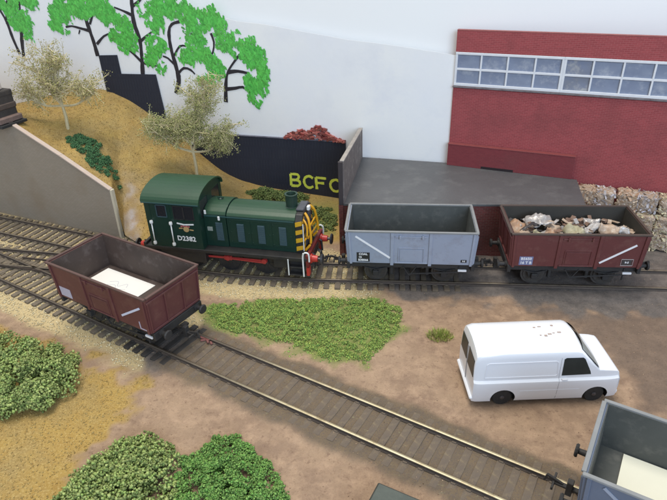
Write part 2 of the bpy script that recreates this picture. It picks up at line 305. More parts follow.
tag(crumbs('straw_flock', P, nr.uniform(.02, .05, len(P)), M_FLOCK, base=(TET_V, TET_F), squash=.7), 'straw coloured flock on the ground in the front left', kind='stuff')
M_BAL = mat('ballast_stone', (.60, .49, .28), (.52, .41, .22), 1.5, .85, island=.25, tint=(.58, .51, .34))
P = gpts(np.where(view, np.where(sand > .3, sand, 0), 0), 15000, .02)
tag(crumbs('ballast', P, nr.uniform(.03, .065, len(P)), M_BAL, squash=.75), 'sandy ballast chips between and beside the rails', kind='stuff')
M_GRIT = mat('earth_grit', (.30, .18, .11), (.2, .125, .08), 1.5, .9, island=.5, tint=(.42, .3, .2))
P = gpts(np.where(view & (sand < .2) & (yel < .3) & (grn < .2), .15+.6*vnoise(GX, GY, 1.2, 31)**3+infF*.35, 0), 5000, .004)
tag(crumbs('grit', P, nr.uniform(.008, .03, len(P)), M_GRIT, base=(TET_V, TET_F)), 'fine grit strewn over the bare earth', kind='stuff')
# ------------------------------------------------------------------ backdrop and room wall
def backdrop_mat():
    m = mat('painted_sky', (.80, .805, .83), (.86, .85, .82), .16, .75, .12, 4, c3=(.79, .79, .80), sharp=.2); return m
M_SKY = backdrop_mat(); M_ROOM = mat('room_wall_paint', (.90, .90, .885), (.88, .88, .87), .1, .8, .04, 6)
mb = MB(); top = [(-34, -1), (-34, 16), (-15.5, 16), (-13.2, 14.2), (-11, 13.0), (-9, 12.4), (-7.08, 12.02), (-7.08, -1)]
tag(MB().prism([bpt(s, .0, z) for s, z in top], (BN[0]*.03, BN[1]*.03, 0)).build('sky', M_SKY), kind='structure')
top = [(-7.08, -1), (-7.08, 12.0)]+[(s, z) for s, z in ((-5, 11.8), (-2.5, 11.4), (.5, 10.95), (2.1, 10.8), (3.7, 10.63), (5.4, 10.4), (7.3, 10.15), (9.5, 9.8))]+[(9.5, -1)]
tag(MB().prism([bpt(s, .0, z) for s, z in top], (BN[0]*.03, BN[1]*.03, 0)).build('sky', M_SKY), kind='structure')
tag(MB().prism([bpt(s, .5, z) for s, z in ((-60, -2), (-60, 40), (60, 40), (60, -2))], (BN[0]*.5, BN[1]*.5, 0)).build('room_wall', M_ROOM), kind='structure')
# ------------------------------------------------------------------ painted trees on the backdrop
PT = [([([[-24.62,9.27],[-24.33,10.55],[-23.87,12.07],[-23.6,13.26],[-23.45,13.91]],0.067,0.05),([[-24.87,9.55],[-25.09,10.68],[-25.2,11.79],[-25.5,12.6],[-25.82,13.13]],0.058,0.037),([[-25.25,11.65],[-24.92,12.73],[-24.45,13.52]],0.037,0.025)],[(-24.21,12.06,0.69,0.81),(-23.71,11.53,0.69,0.81),(-22.73,13.07,0.59,0.38),(-24.95,13.13,0.78,0.39),(-24.58,12.73,0.52,0.53),(-23.49,12.87,0.69,0.46)]),([([[-18.13,9.56],[-18.2,10.51],[-18.37,11.65],[-18.53,12.75],[-18.68,13.64]],0.079,0.054),([[-18.24,11.25],[-19.08,11.44],[-19.71,11.57],[-20.23,11.5]],0.054,0.029),([[-17.98,10.38],[-17.26,10.93],[-16.65,11.14]],0.05,0.029),([[-18.19,11.71],[-17.65,12.5],[-17.19,13.01]],0.042,0.025),([[-19.12,11.31],[-19.29,11.04]],0.029,0.017)],[(-20.54,12.09,0.82,0.91),(-19.84,12.75,0.82,0.57),(-18.93,13.07,0.72,0.5),(-17.82,13.01,0.8,0.44),(-20.86,11.62,0.59,0.4),(-18.45,12.49,0.57,0.39),(-16.92,12.5,0.71,0.57)]),([([[-14.74,8.33],[-14.56,9.5],[-14.45,10.71],[-14.65,11.88],[-14.54,13.01],[-14.43,13.75]],0.079,0.058),([[-14.48,10.58],[-13.56,11.18],[-12.99,11.38]],0.05,0.025),([[-14.56,12.26],[-15.26,12.57],[-15.97,12.82]],0.054,0.029),([[-14.62,9.23],[-15.14,9.76],[-15.62,10.09]],0.05,0.025),([[-14.62,9.23],[-14.03,9.04],[-13.39,8.99]],0.046,0.021),([[-14.49,12.89],[-13.87,13.26],[-13.49,13.62]],0.05,0.033)],[(-16.61,12.5,0.71,0.63),(-15.84,11.48,0.86,0.77),(-15.42,10.56,0.79,0.79),(-16.34,11.99,0.7,0.58),(-17.19,13.01,0.72,0.44),(-13.32,12.64,0.75,0.62),(-12.96,11.89,0.69,0.63),(-15.97,10.95,0.79,0.53),(-12.44,12.95,0.67,0.49)]),([([[-12.34,7.14],[-11.93,8.07],[-11.98,9.03],[-12.14,10.22],[-12.09,11.26],[-11.77,11.77],[-10.99,11.97]],0.083,0.054),([[-12.02,8.41],[-11.39,8.91],[-10.87,8.79],[-10.6,8.52]],0.054,0.025),([[-12.01,9.7],[-11.43,10.37],[-10.97,10.38]],0.046,0.025),([[-12.11,9.16],[-12.5,9.55],[-12.87,9.68]],0.046,0.025)],[(-13.11,10.4,0.77,0.66),(-13.53,9.53,0.72,0.67),(-13.24,8.99,0.55,0.41),(-11.9,12.65,0.59,0.49),(-10.47,12.41,0.73,0.61),(-9.67,11.92,0.86,0.86),(-8.77,12.17,0.72,0.73),(-10.13,10.91,0.81,0.63),(-10.94,9.72,0.61,0.53),(-8.28,11.56,0.5,0.62),(-11.09,13.01,0.58,0.37)]),([([[-8.51,6.67],[-8.34,7.92],[-8.08,8.74],[-7.55,9.41],[-7.05,9.94]],0.071,0.033),([[-8.08,8.74],[-7.33,8.82],[-6.62,8.71]],0.071,0.037),([[-8.31,7.58],[-7.63,7.67],[-7.1,7.76],[-6.61,7.44],[-6.22,6.97]],0.062,0.021),([[-10.45,11.22],[-10.11,10.59],[-9.76,10.01],[-9.61,9.49]],0.042,0.025),([[-8.98,11.24],[-8.84,10.67],[-9.01,10.03],[-9.39,9.5]],0.037,0.021)],[(-7.22,10.95,0.64,0.5),(-6.5,10.33,0.71,0.63),(-5.87,9.58,0.71,0.7),(-5.52,8.75,0.57,0.71),(-5.84,7.81,0.66,0.73),(-6.29,6.97,0.59,0.55),(-6.53,8.12,0.51,0.53),(-8.0,10.43,0.58,0.45),(-9.64,9.75,0.59,0.46),(-8.87,8.98,0.67,0.6),(-7.06,9.81,0.5,0.39),(-9.83,8.14,0.61,0.48)])]
M_PBARK = mat('bark_paint', (.014, .012, .018), (.03, .025, .03), 3, .6, .3, 8)
M_PLEAF = mat('leaf_paint', (.03, .33, .045), (.13, .54, .08), 1.3, .5, .2, 10, island=.3, tint=(.10, .48, .08), c3=(.10, .30, .05))
PL = ['bare double trunk painted at the far left edge of the backdrop, with thin green crown', 'painted tree with a single leaning trunk and side bough above the dry twiggy tree', 'upright painted tree whose trunk foot meets the dark stepped wall', 'painted tree with curving trunk and broad bright green crown rising between two others', 'rightmost painted tree with an arching crown hanging over bare white board']
for k, (st, bl) in enumerate(PT):
    b0 = bpt(st[0][0][0][0], -.01, st[0][0][0][1]); e = tag(empty('painted_tree', b0, BH), PL[k], 'painted tree', 'trees painted on the backdrop')
    s0, z0 = st[0][0][0]
    for q_, (pts, w0, w1) in enumerate(st):
        mb = MB(); C = np.array(pts, float); C = catmull(C, .25); n = len(C); T = np.gradient(C, axis=0); T /= np.linalg.norm(T, axis=1)[:, None]; N = np.stack([-T[:, 1], T[:, 0]], 1)
        wd = np.linspace(w0, w1, n)*1.9*(1+.9*(vnoise(np.arange(n)*1.0, np.zeros(n), 1.6, k+9)-.5)); a = C+N*wd[:, None]; c = C-N*wd[:, None]; d0 = -.018-.006*rng.random()
        for i in range(n-1):
            q = [a[i], a[i+1], c[i+1], c[i]]; mb.prism([(p[0]-s0, d0, p[1]-z0) for p in q], (0, .02, 0))
        mb.build('branch' if q_ else 'trunk', M_PBARK, e)
    V = []; F = []; ar = sum(rx*rz for _, _, rx, rz in bl)
    for s, z, rx, rz in bl:
        for _ in range(int(520*rx*rz)+40):
            t = rng.random()*6.283; r = rng.random()**.6*(1.22 if rng.random() < .96 else 1.5); cx, cz = s+math.cos(t)*rx*r, z+math.sin(t)*rz*r
            if vnoise(cx, cz, .55, k+3, 2) < .31+.2*(r > .95): continue
            n = 7; a0 = rng.gauss(1.9, .5); lw, lh = rng.uniform(.09, .21), rng.uniform(.04, .085); y = -.028-.012*rng.random(); i0 = len(V)
            for j in range(n):
                q = j/n*6.283; px, pz = math.cos(q)*lw*rng.uniform(.75, 1.2), math.sin(q)*lh*rng.uniform(.75, 1.2)
                V.append((cx-s0+px*math.cos(a0)-pz*math.sin(a0), y, cz-z0+px*math.sin(a0)+pz*math.cos(a0)))
            V.append((cx-s0, y-.004, cz-z0)); F += [(i0+j, i0+(j+1) % n, i0+n) for j in range(n)]
    raw('crown', V, F, M_PLEAF, e)
# ------------------------------------------------------------------ brickwork material for printed brick card
def brick_mat(name, c1, c2, mortar, bw, bh, rough=.75, msize=.12, stain=(.17, .05, .05), bump=.25, axes=(1, 0, 0)):
    m = bpy.data.materials.new(name); m.use_nodes = True; nt = m.node_tree; n = nt.nodes; L = nt.links; b = n['Principled BSDF']; b.inputs['Roughness'].default_value = rough; b.inputs['Specular IOR Level'].default_value = .3
    tc = n.new('ShaderNodeTexCoord'); sp = n.new('ShaderNodeSeparateXYZ'); L.new(tc.outputs['Object'], sp.inputs[0]); cb = n.new('ShaderNodeCombineXYZ')
    ad = n.new('ShaderNodeMath'); ad.operation = 'ADD'; L.new(sp.outputs[0], ad.inputs[0]); L.new(sp.outputs[1], ad.inputs[1]); L.new(ad.outputs[0], cb.inputs[0]); L.new(sp.outputs[2], cb.inputs[1])
    t = n.new('ShaderNodeTexBrick'); t.inputs['Scale'].default_value = 1; t.inputs['Brick Width'].default_value = bw; t.inputs['Row Height'].default_value = bh; t.inputs['Mortar Size'].default_value = msize*bh; t.inputs['Mortar Smooth'].default_value = .3
    t.inputs['Color1'].default_value = (*c1, 1); t.inputs['Color2'].default_value = (*c2, 1); t.inputs['Mortar'].default_value = (*mortar, 1); L.new(cb.outputs[0], t.inputs['Vector'])
    ns = n.new('ShaderNodeTexNoise'); ns.inputs['Scale'].default_value = .4; ns.inputs['Detail'].default_value = 6; L.new(tc.outputs['Object'], ns.inputs[0]); r = n.new('ShaderNodeMapRange'); r.inputs[1].default_value = .5; r.inputs[2].default_value = .8; r.inputs[4].default_value = .6; L.new(ns.outputs[0], r.inputs[0])
    x = n.new('ShaderNodeMix'); x.data_type = 'RGBA'; L.new(r.outputs[0], x.inputs[0]); L.new(t.outputs[0], x.inputs[6]); x.inputs[7].default_value = (*stain, 1); L.new(x.outputs[2], b.inputs['Base Color'])
    bp = n.new('ShaderNodeBump'); bp.inputs['Strength'].default_value = bump; bp.inputs['Distance'].default_value = .02; bp.invert = True; L.new(t.outputs[1], bp.inputs['Height']); L.new(bp.outputs[0], b.inputs['Normal']); return m
M_RED = brick_mat('red_brick_card', (.34, .068, .072), (.28, .056, .06), (.38, .115, .115), .28, .1, msize=.1)
M_RED2 = brick_mat('red_brick_plinth', (.215, .04, .045), (.19, .034, .04), (.19, .045, .05), .28, .1)
M_OLDB = brick_mat('worn_brick', (.19, .05, .045), (.13, .035, .032), (.17, .1, .085), .3, .11, stain=(.05, .03, .028))
M_BLK = brick_mat('black_block_card', (.027, .031, .047), (.031, .035, .050), (.024, .027, .041), .22, .9, rough=.6, stain=(.04, .042, .058), bump=.25)
M_GREYB = brick_mat('brown_grey_brick_paper', (.30, .255, .205), (.275, .235, .185), (.24, .205, .16), .26, .1, rough=.5, stain=(.22, .16, .10), bump=.15)
# ------------------------------------------------------------------ dark walls at the foot of the backdrop
e = tag(empty('block_wall', bpt(-6, -.15, 0), BH), 'long black block wall with yellow painted letters at the foot of the backdrop', 'wall')
wp = [(-6.6, -.3), (-6.6, 3.2), (-5.2, 3.45), (-5.2, 3.8), (-2.9, 3.82), (-2.9, 4.28), (6.12, 4.3), (6.12, -.3)]
MB().prism([(x, 0, z) for x, z in wp], (0, .14, 0), bev=.01).build('wall_panel', M_BLK, e)
MB().box(-2.92, 6.12, -.03, .16, 4.302, 4.36, .01).build('coping', mat('coping_paint', (.05, .05, .075), (.16, .16, .2), 1.5, .6), e)
M_YEL = mat('yellow_paint', (.66, .74, .04), (.72, .78, .16), 4, .5, .3, 9)
def stroke_letter(lines, x, z, wdt, hgt, wd=.18):
    mb = MB()
    for ln in lines:
        C = catmull([(x+a*wdt, z+b*hgt) for a, b in ln], .06) if len(ln) > 2 else np.array([(x+a*wdt, z+b*hgt) for a, b in ln])
        if len(ln) == 2: C = np.linspace(C[0], C[1], 8)
        T = np.gradient(C, axis=0); T /= np.linalg.norm(T, axis=1)[:, None]+1e-9; N = np.stack([-T[:, 1], T[:, 0]], 1); q = wd/2*np.array([.85+.35*rng.random() for _ in C]); a = C+N*q[:, None]; c = C-N*q[:, None]
        d0 = -.012-.004*rng.random()
        for i in range(len(C)-1): mb.prism([(p[0], d0, p[1]) for p in (a[i], a[i+1], c[i+1], c[i])], (0, .02, 0))
    return mb.build('painted_letter', M_YEL, e)
LB = [[(0, 1), (0, 0)], [(0, 1), (.7, 1), (.85, .78), (.6, .54), (.05, .5)], [(.05, .5), (.75, .48), (.95, .25), (.7, .02), (0, 0)]]
LC = [[(1, .85), (.6, 1.0), (.15, .85), (0, .5), (.2, .12), (.6, 0), (1, .15)]]
LF = [[(.05, 1), (.1, 0)], [(.05, 1), (1, .97)], [(.08, .55), (.8, .55)]]
for L_, x, z, wd_ in ((LB, 1.98, .78, .72), (LC, 2.98, .72, .68), (LF, 3.85, .66, .8), (LC, 4.95, .6, .72)): stroke_letter(L_, x, z, wd_, .9)
e = tag(empty('stepped_wall', bpt(-15, -.1, 0), BH), 'dark stepped wall peeping over the hill crest under the painted trees', 'wall')
MB().prism([(x, 0, z) for x, z in ((-3.0, 5), (-3.0, 9.62), (-1.5, 9.68), (-1.42, 5))], (0, .09, 0)).build('wall_panel', M_BLK, e)
MB().prism([(x, -.05, z) for x, z in ((-2.3, 4.5), (-2.3, 8.1), (-1.75, 8.38), (1.35, 8.42), (1.55, 5.6), (1.6, 4))], (0, .1, 0)).build('wall_panel', M_BLK, e)
# red heap on the black wall
M_REDS = mat('red_scrap_paint', (.30, .045, .04), (.18, .03, .03), 3, .5, .3, 8, island=.55, tint=(.34, .11, .085))
mb = MB()
for i in range(300):
    s = rng.uniform(-4.2, .0); u = (s+2.2)/2.15; hh = .98*max(0, 1-abs(u)**1.7)*(.9+.25*math.sin(s*3)); z = 4.33+hh*rng.random()**.8
    m = Matrix.Translation(bpt(s, -.2+.2*rng.random(), z)) @ Matrix.Rotation(BH, 4, 'Z') @ Matrix.Rotation(rng.uniform(-.6, .6), 4, 'Y') @ Matrix.Rotation(rng.uniform(-.5, .5), 4, 'X')
    l = rng.uniform(.07, .2); mb.box(-l, l, -.05, .05, -rng.uniform(.03, .08), rng.uniform(.03, .08), .012, 0, m)
tag(mb.build('scrap_heap', M_REDS), 'heap of red scrap metal on top of the black wall', kind='stuff')
tag(MB().box(-.28, .28, -.1, .1, -.12, .12, .03).build('card_chip', mat('pale_card', (.55, .57, .70), rough=.7), None, False, bpt(-8.85, -.45, .95)), 'pale bluish chip of card lying where the hill meets the black wall', 'chip')
# ------------------------------------------------------------------ grey retaining wall and bridge end
e = tag(empty('retaining_wall', (*RW0, 0), math.atan2(RWD[1], RWD[0])), 'tall brown grey retaining wall with sloping top holding back the hill beside the track', 'wall')
rp = [(-17, -.1), (-17, 6.98), (-7.2, 6.98), (-3.4, 5.2), (.12, 3.4), (.02, -.1)]
MB().prism([(x, 0, z) for x, z in rp], (0, .2, 0)).build('wall_face', M_GREYB, e)
M_PINK = mat('cut_card_edge', (.52, .42, .36), (.46, .36, .30), 1.5, .7, .2, 8)
mb = MB()
for (x0, z0), (x1, z1) in zip(rp[1:4], rp[2:5]): mb.bar((x0, .08, z0+.035), (x1, .08, z1+.035), .3, .09, bev=.015)
mb.build('coping', M_PINK, e)
MB().bar((.08, .1, -.08), (.17, .1, 3.44), .16, .26, bev=.015).build('end_strip', mat('cream_edge', (.62, .56, .42), (.5, .44, .33), 2, .7), e)
M_STONE = [mat('dark_stone', (.06, .05, .045), (.035, .03, .028), 2, .85, .6, 5), mat('brown_stone', (.10, .072, .058), (.06, .045, .04), 2, .85, .6, 5), mat('pink_stone', (.20, .135, .115), (.12, .085, .075), 2, .85, .5, 5)]
e = tag(empty('bridge_abutment', rpt(-10, 0, 6.9), math.atan2(RWD[1], RWD[0])), 'dark stone bridge end on top of the retaining wall at the left edge', 'bridge')
stones = []
for r_ in range(5):
    x = -3.0-(r_ % 2)*.4
    while x < 2.6:
        l = rng.uniform(.7, 1.0); x1 = min(x+l, 3.2-.07*r_); mb = MB(); mb.box(x+.02, x1-.02, -.72+.03*rng.random(), 1.0, .1+r_*.38, .1+r_*.38+.35, .05); mb.build('stone', M_STONE[2 if x1 > 2.7 and r_ < 2 else rng.choice((0, 1, 1))], e); x = x1
        if x1 > 2.75: break
MB().box(-3.6, 2.7, -.62, .95, .1, 1.98, .02).build('core', M_STONE[0], e)
MB().box(-3.8, 3.2, -.8, 1.1, -.1, .08, .02).build('beam', mat('black_beam', (.02, .02, .022), rough=.6), e)
MB().box(-3.6, 2.45, -.6, .6, 2.02, 3.9, .05).build('parapet', mat('cream_plaster', (.62, .55, .46), (.5, .42, .36), 1.2, .8, .4, 5), e)
# ------------------------------------------------------------------ loading dock
DK = [(-3.85, 2.4), (-3.02, 9.93), (2.95, 8.75), (10.3, 5.95), (9.75, 2.4)]
e = tag(empty('loading_dock', (0, 2.4, 0)), 'raised loading dock with dark grey deck and brick front behind the wagons', 'dock')
dl = [(x, y-2.4) for x, y in DK]
M_DECK = mat('deck_paint', (.115, .115, .117), (.075, .075, .078), .35, .5, .3, 5, c3=(.128, .128, .128), sharp=.4); 
MB().prism([(x, y, 3.2) for x, y in dl], (0, 0, .15), bev=.02).build('deck', M_DECK, e)
MB().prism([(x*.997, y+.05, -.2) for x, y in dl], (0, 0, 3.398)).build('brick_face', M_OLDB, e)
pw = MB(); pw.prism([(-3.86, .02, 3.34), (-3.86, .02, 5.9), (-3.03, 7.5, 5.35), (-3.03, 7.5, 3.34)], (.2, -.02, 0), bev=.015)
pw.build('parapet', mat('parapet_render', (.20, .165, .15), (.13, .105, .095), .9, .8, .4, 6, c3=(.30, .26, .23)), e)
MB().bar((-3.76, .0, 5.93), (-2.93, 7.5, 5.38), .24, .07, bev=.012).build('coping', mat('parapet_coping', (.40, .36, .32), (.27, .24, .22), 1.4, .8, .3, 7), e)
MB().box(-3.97, -3.72, -.14, .06, 3.3, 5.92, .02).build('pillar', mat('pillar_black', (.03, .027, .03), (.05, .035, .035), 2, .7), e)
MB().box(-3.99, -3.72, -.1, .1, -.1, 3.298, .02).build('pillar_base', M_OLDB, e)
# ------------------------------------------------------------------ brick factory
FB = R(-18.55)
e = tag(empty('factory', (2.82, 8.79, 0), FB), 'red brick factory with a long white framed window band, on the right behind the dock', 'building')
M_WHT = mat('white_frame_paint', (.74, .75, .78), (.66, .67, .70), 3, .5); M_PANE = mat('window_acetate', (.19, .225, .32), (.25, .29, .38), .8, .25, .25, 1.6, c3=(.34, .37, .44), spec=.6); M_PANE2 = mat('window_acetate_warm', (.22, .23, .26), (.17, .21, .32), .8, .2, .3, 1.5, c3=(.40, .40, .40), spec=.6)
W0, W1 = 8.42, 10.42
MB().box(0, 20, 0, .3, -.2, W0, .01).box(0, 20, 0, .3, W1, 11.63, .01).box(0, 20, .16, .3, W0-.005, W1+.005, 0).build('wall', M_RED, e)
MB().box(-.01, 20, -.01, .31, 11.632, 11.67, .01).build('roof_edge', mat('roof_edge_paint', (.33, .10, .09), (.22, .06, .06), 2, .7), e)
for k in range(3):
    x0 = .02+k*6.16; fr = MB(); W_ = 6.157
    fr.box(x0, x0+W_, -.05, .12, W1-.15, W1-.01, .012).box(x0, x0+W_, -.05, .12, W0+.01, W0+.16, .012).box(x0, x0+.13, -.04, .12, W0+.15, W1-.14, .01).box(x0+W_-.13, x0+W_, -.04, .12, W0+.15, W1-.14, .01)
    fr.box(x0+.12, x0+W_-.12, -.03, .1, 9.36, 9.48, .01)
    for j in range(1, 4): fr.box(x0+j*W_/4-.05, x0+j*W_/4+.05, -.035, .1, W0+.15, W1-.14, .01)
    wn = fr.build('window', M_WHT, e)
    for j in range(4):
        for (z0, z1) in ((W0+.16, 9.365), (9.475, W1-.15)):
            xa, xb = x0+j*W_/4+.03, x0+(j+1)*W_/4-.03; V = []; n_, m_ = 10, 8; ph = rng.random()*9
            for b_ in range(m_):
                for a_ in range(n_): xx = xa+(xb-xa)*a_/(n_-1); zz = z0+(z1-z0)*b_/(m_-1); V.append((xx, .06+.035*(mnoise.noise((xx*1.6+ph, zz*1.6, ph))), zz))
            F = [(b_*n_+a_, b_*n_+a_+1, (b_+1)*n_+a_+1, (b_+1)*n_+a_) for b_ in range(m_-1) for a_ in range(n_-1)]
            raw('pane', V, F, M_PANE2 if (k == 1 and j == 0) or rng.random() < .08 else M_PANE, wn, True)
MB().box(-.03, 20, -.12, .0, W0-.1, W0-.003, .015).build('sill', mat('sill_shade', (.10, .08, .09), (.2, .19, .2), 3, .6), e)  # dark sill strip stands in for the shadow line under the windows
e = tag(empty('plinth_wall', (2.72, 8.42, 3.352), FB), 'low dark red brick wall standing on the dock in front of the factory', 'wall')
MB().box(0, 7.65, 0, .3, .0, 1.40, .01).build('brick_panel', M_RED2, e)
MB().box(-.02, 7.67, -.02, .32, 1.402, 1.46, .01).build('coping', mat('red_coping', (.25, .055, .055), (.19, .04, .04), 2, .7), e)
MB().box(2.2, 4.2, -.012, .01, .004, .16, .0).build('gap', mat('gap_shade', (.02, .012, .014), rough=.9), e)  # dark strip laid on the wall as the shadow along its foot
# ------------------------------------------------------------------ railway tracks
M_RAIL = mat('rusty_rail', (.085, .06, .045), (.05, .038, .03), 4, .7, .2, 15); M_SHINE = mat('rail_head', (.60, .53, .36), (.47, .38, .22), 1.0, .42, metal=.35, c3=(.33, .26, .15))
M_DULL = mat('rail_head_dull', (.26, .22, .16), (.15, .12, .09), 1.4, .45, metal=.4, c3=(.09, .07, .05))
M_SLP = mat('sleeper_plastic', (.105, .085, .065), (.17, .135, .095), 1.3, .8, .4, 9, c3=(.3, .24, .15)); M_SLP2 = mat('sleeper_buried', (.145, .11, .075), (.115, .09, .072), 1.5, .85, .5, 9, c3=(.19, .145, .09))
PROF = [(-.1, .085), (.1, .085), (.1, .105), (.025, .125), (.025, .19), (.06, .2), (.06, .25), (-.06, .25), (-.06, .2), (-.025, .19), (-.025, .125), (-.1, .105)]
def blend_polish(m, dull):
    nt = m.node_tree; L = nt.links; b = nt.nodes['Principled BSDF']; src = b.inputs['Base Color'].links[0].from_socket; a = nt.nodes.new('ShaderNodeAttribute'); a.attribute_name = 'polish'
    x = nt.nodes.new('ShaderNodeMix'); x.data_type = 'RGBA'; L.new(a.outputs['Fac'], x.inputs[0]); x.inputs[6].default_value = (*dull, 1); L.new(src, x.inputs[7]); L.new(x.outputs[2], b.inputs['Base Color'])
blend_polish(M_SHINE, (.13, .105, .08))
def rail(C, d, parent, head, cut=None):
    C = offs(C, d); T = np.gradient(C, axis=0); T /= np.linalg.norm(T, axis=1)[:, None]; N = np.stack([-T[:, 1], T[:, 0]], 1); V = []; F = []; k = len(PROF)
    for p, q in zip(C, N):
        for a, z in PROF: V.append((p[0]+q[0]*a, p[1]+q[1]*a, z))
    for i in range(len(C)-1):
        for j in range(k): F.append((i*k+j, (i+1)*k+j, (i+1)*k+(j+1) % k, i*k+(j+1) % k))
    o = raw('rail', V, F, [M_RAIL, head], parent); at = o.data.attributes.new('polish', 'FLOAT', 'POINT'); px = np.array([v[0] for v in V]); at.data.foreach_set('value', (np.zeros(len(V)) if cut is None else np.clip((px-cut)/5+.5+.5*(vnoise(px, px*0, .7, 3)-.5), 0, 1)).astype(np.float32)); mi = np.array([1 if j in (6,) else 0 for _ in range(len(C)-1) for j in range(k)], np.int32); o.data.polygons.foreach_set('material_index', mi); return o
def sleeper_mesh(ln, m_):
    mb = MB(); mb.box(-.15, .15, -ln/2, ln/2, -.1, .09, .014)
    for s in (-1, 1):
        for a in (-1, 1): mb.box(-.09, .09, s*.87+a*.11-.035, s*.87+a*.11+.035, .085, .135, .012)
    me = mb.mesh('sleeper'); me.materials.append(m_); return me
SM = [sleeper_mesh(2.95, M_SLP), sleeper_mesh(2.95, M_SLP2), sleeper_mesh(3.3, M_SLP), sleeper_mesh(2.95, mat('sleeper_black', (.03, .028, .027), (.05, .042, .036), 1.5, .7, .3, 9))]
def sleepers(C, step, parent, which, dz=0, x0=-99, x1=99):
    X, A = resample(C, step)
    for (x, y), a in zip(X, A):
        if not (x0 < x < x1): continue
        o = bpy.data.objects.new('sleeper', SM[which(x)] if callable(which) else SM[which]); COL.objects.link(o); o.parent = parent; o.location = (x+rng.uniform(-.02, .02), y, dz+rng.uniform(-.012, .008)); o.rotation_euler = (0, 0, a+rng.uniform(-.015, .015))
e = tag(empty('railway_track'), 'rear railway track carrying the green locomotive and two wagons past the dock', 'railway track')
rail(CA, .87, e, M_DULL); rail(CA, -.87, e, M_DULL); sleepers(CA, .59, e, 0, 0, -31, 2.8)
e = tag(empty('railway_track'), 'front railway track crossing diagonally to the bottom right, sunk in earth', 'railway track')
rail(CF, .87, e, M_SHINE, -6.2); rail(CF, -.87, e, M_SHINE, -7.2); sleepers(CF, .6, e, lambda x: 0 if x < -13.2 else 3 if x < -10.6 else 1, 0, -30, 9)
e = tag(empty('turnout_track'), 'short turnout track between the front and rear tracks at the left edge', 'railway track')
rail(CC, .87, e, M_DULL); rail(CC[:-12], -.87, e, M_DULL); sleepers(CC, .61, e, 2, -.035, -32, -18.2)
mb = MB(); mb.bar((-24.5, .35, .2), (-20.6, -.42, .2), .05, .12); mb.bar((-23.3, 1.2, .2), (-19.4, .55, .2), .05, .12); mb.build('check_rail', M_RAIL, e)
for x, y, a, l in ((*fpt(-5.95, .87), FH, 'small red brown rail joiner lump beside the left wagon'), (*fpt(11.05, .84), FH, 'small red brown rail joiner near the lower right wagon')):
    mb = MB()
    for _ in range(9):
        m = Matrix.Translation((rng.uniform(-.4, .3), rng.uniform(-.2, .12), rng.uniform(0, .05))) @ Matrix.Rotation(rng.uniform(-1, 1), 4, 'Z') @ Matrix.Rotation(rng.uniform(-.4, .4), 4, 'X'); mb.box(-rng.uniform(.05, .17), .12, -.05, .05, 0, .09, .015, 0, m)
    o = mb.build('rail_joiner', mat('red_oxide', (.26, .075, .06), (.16, .08, .07), 5, .7, .4, 12), None, False, (x, y, .1)); o.rotation_euler = (0, 0, a); tag(o, l, 'rail joiner')
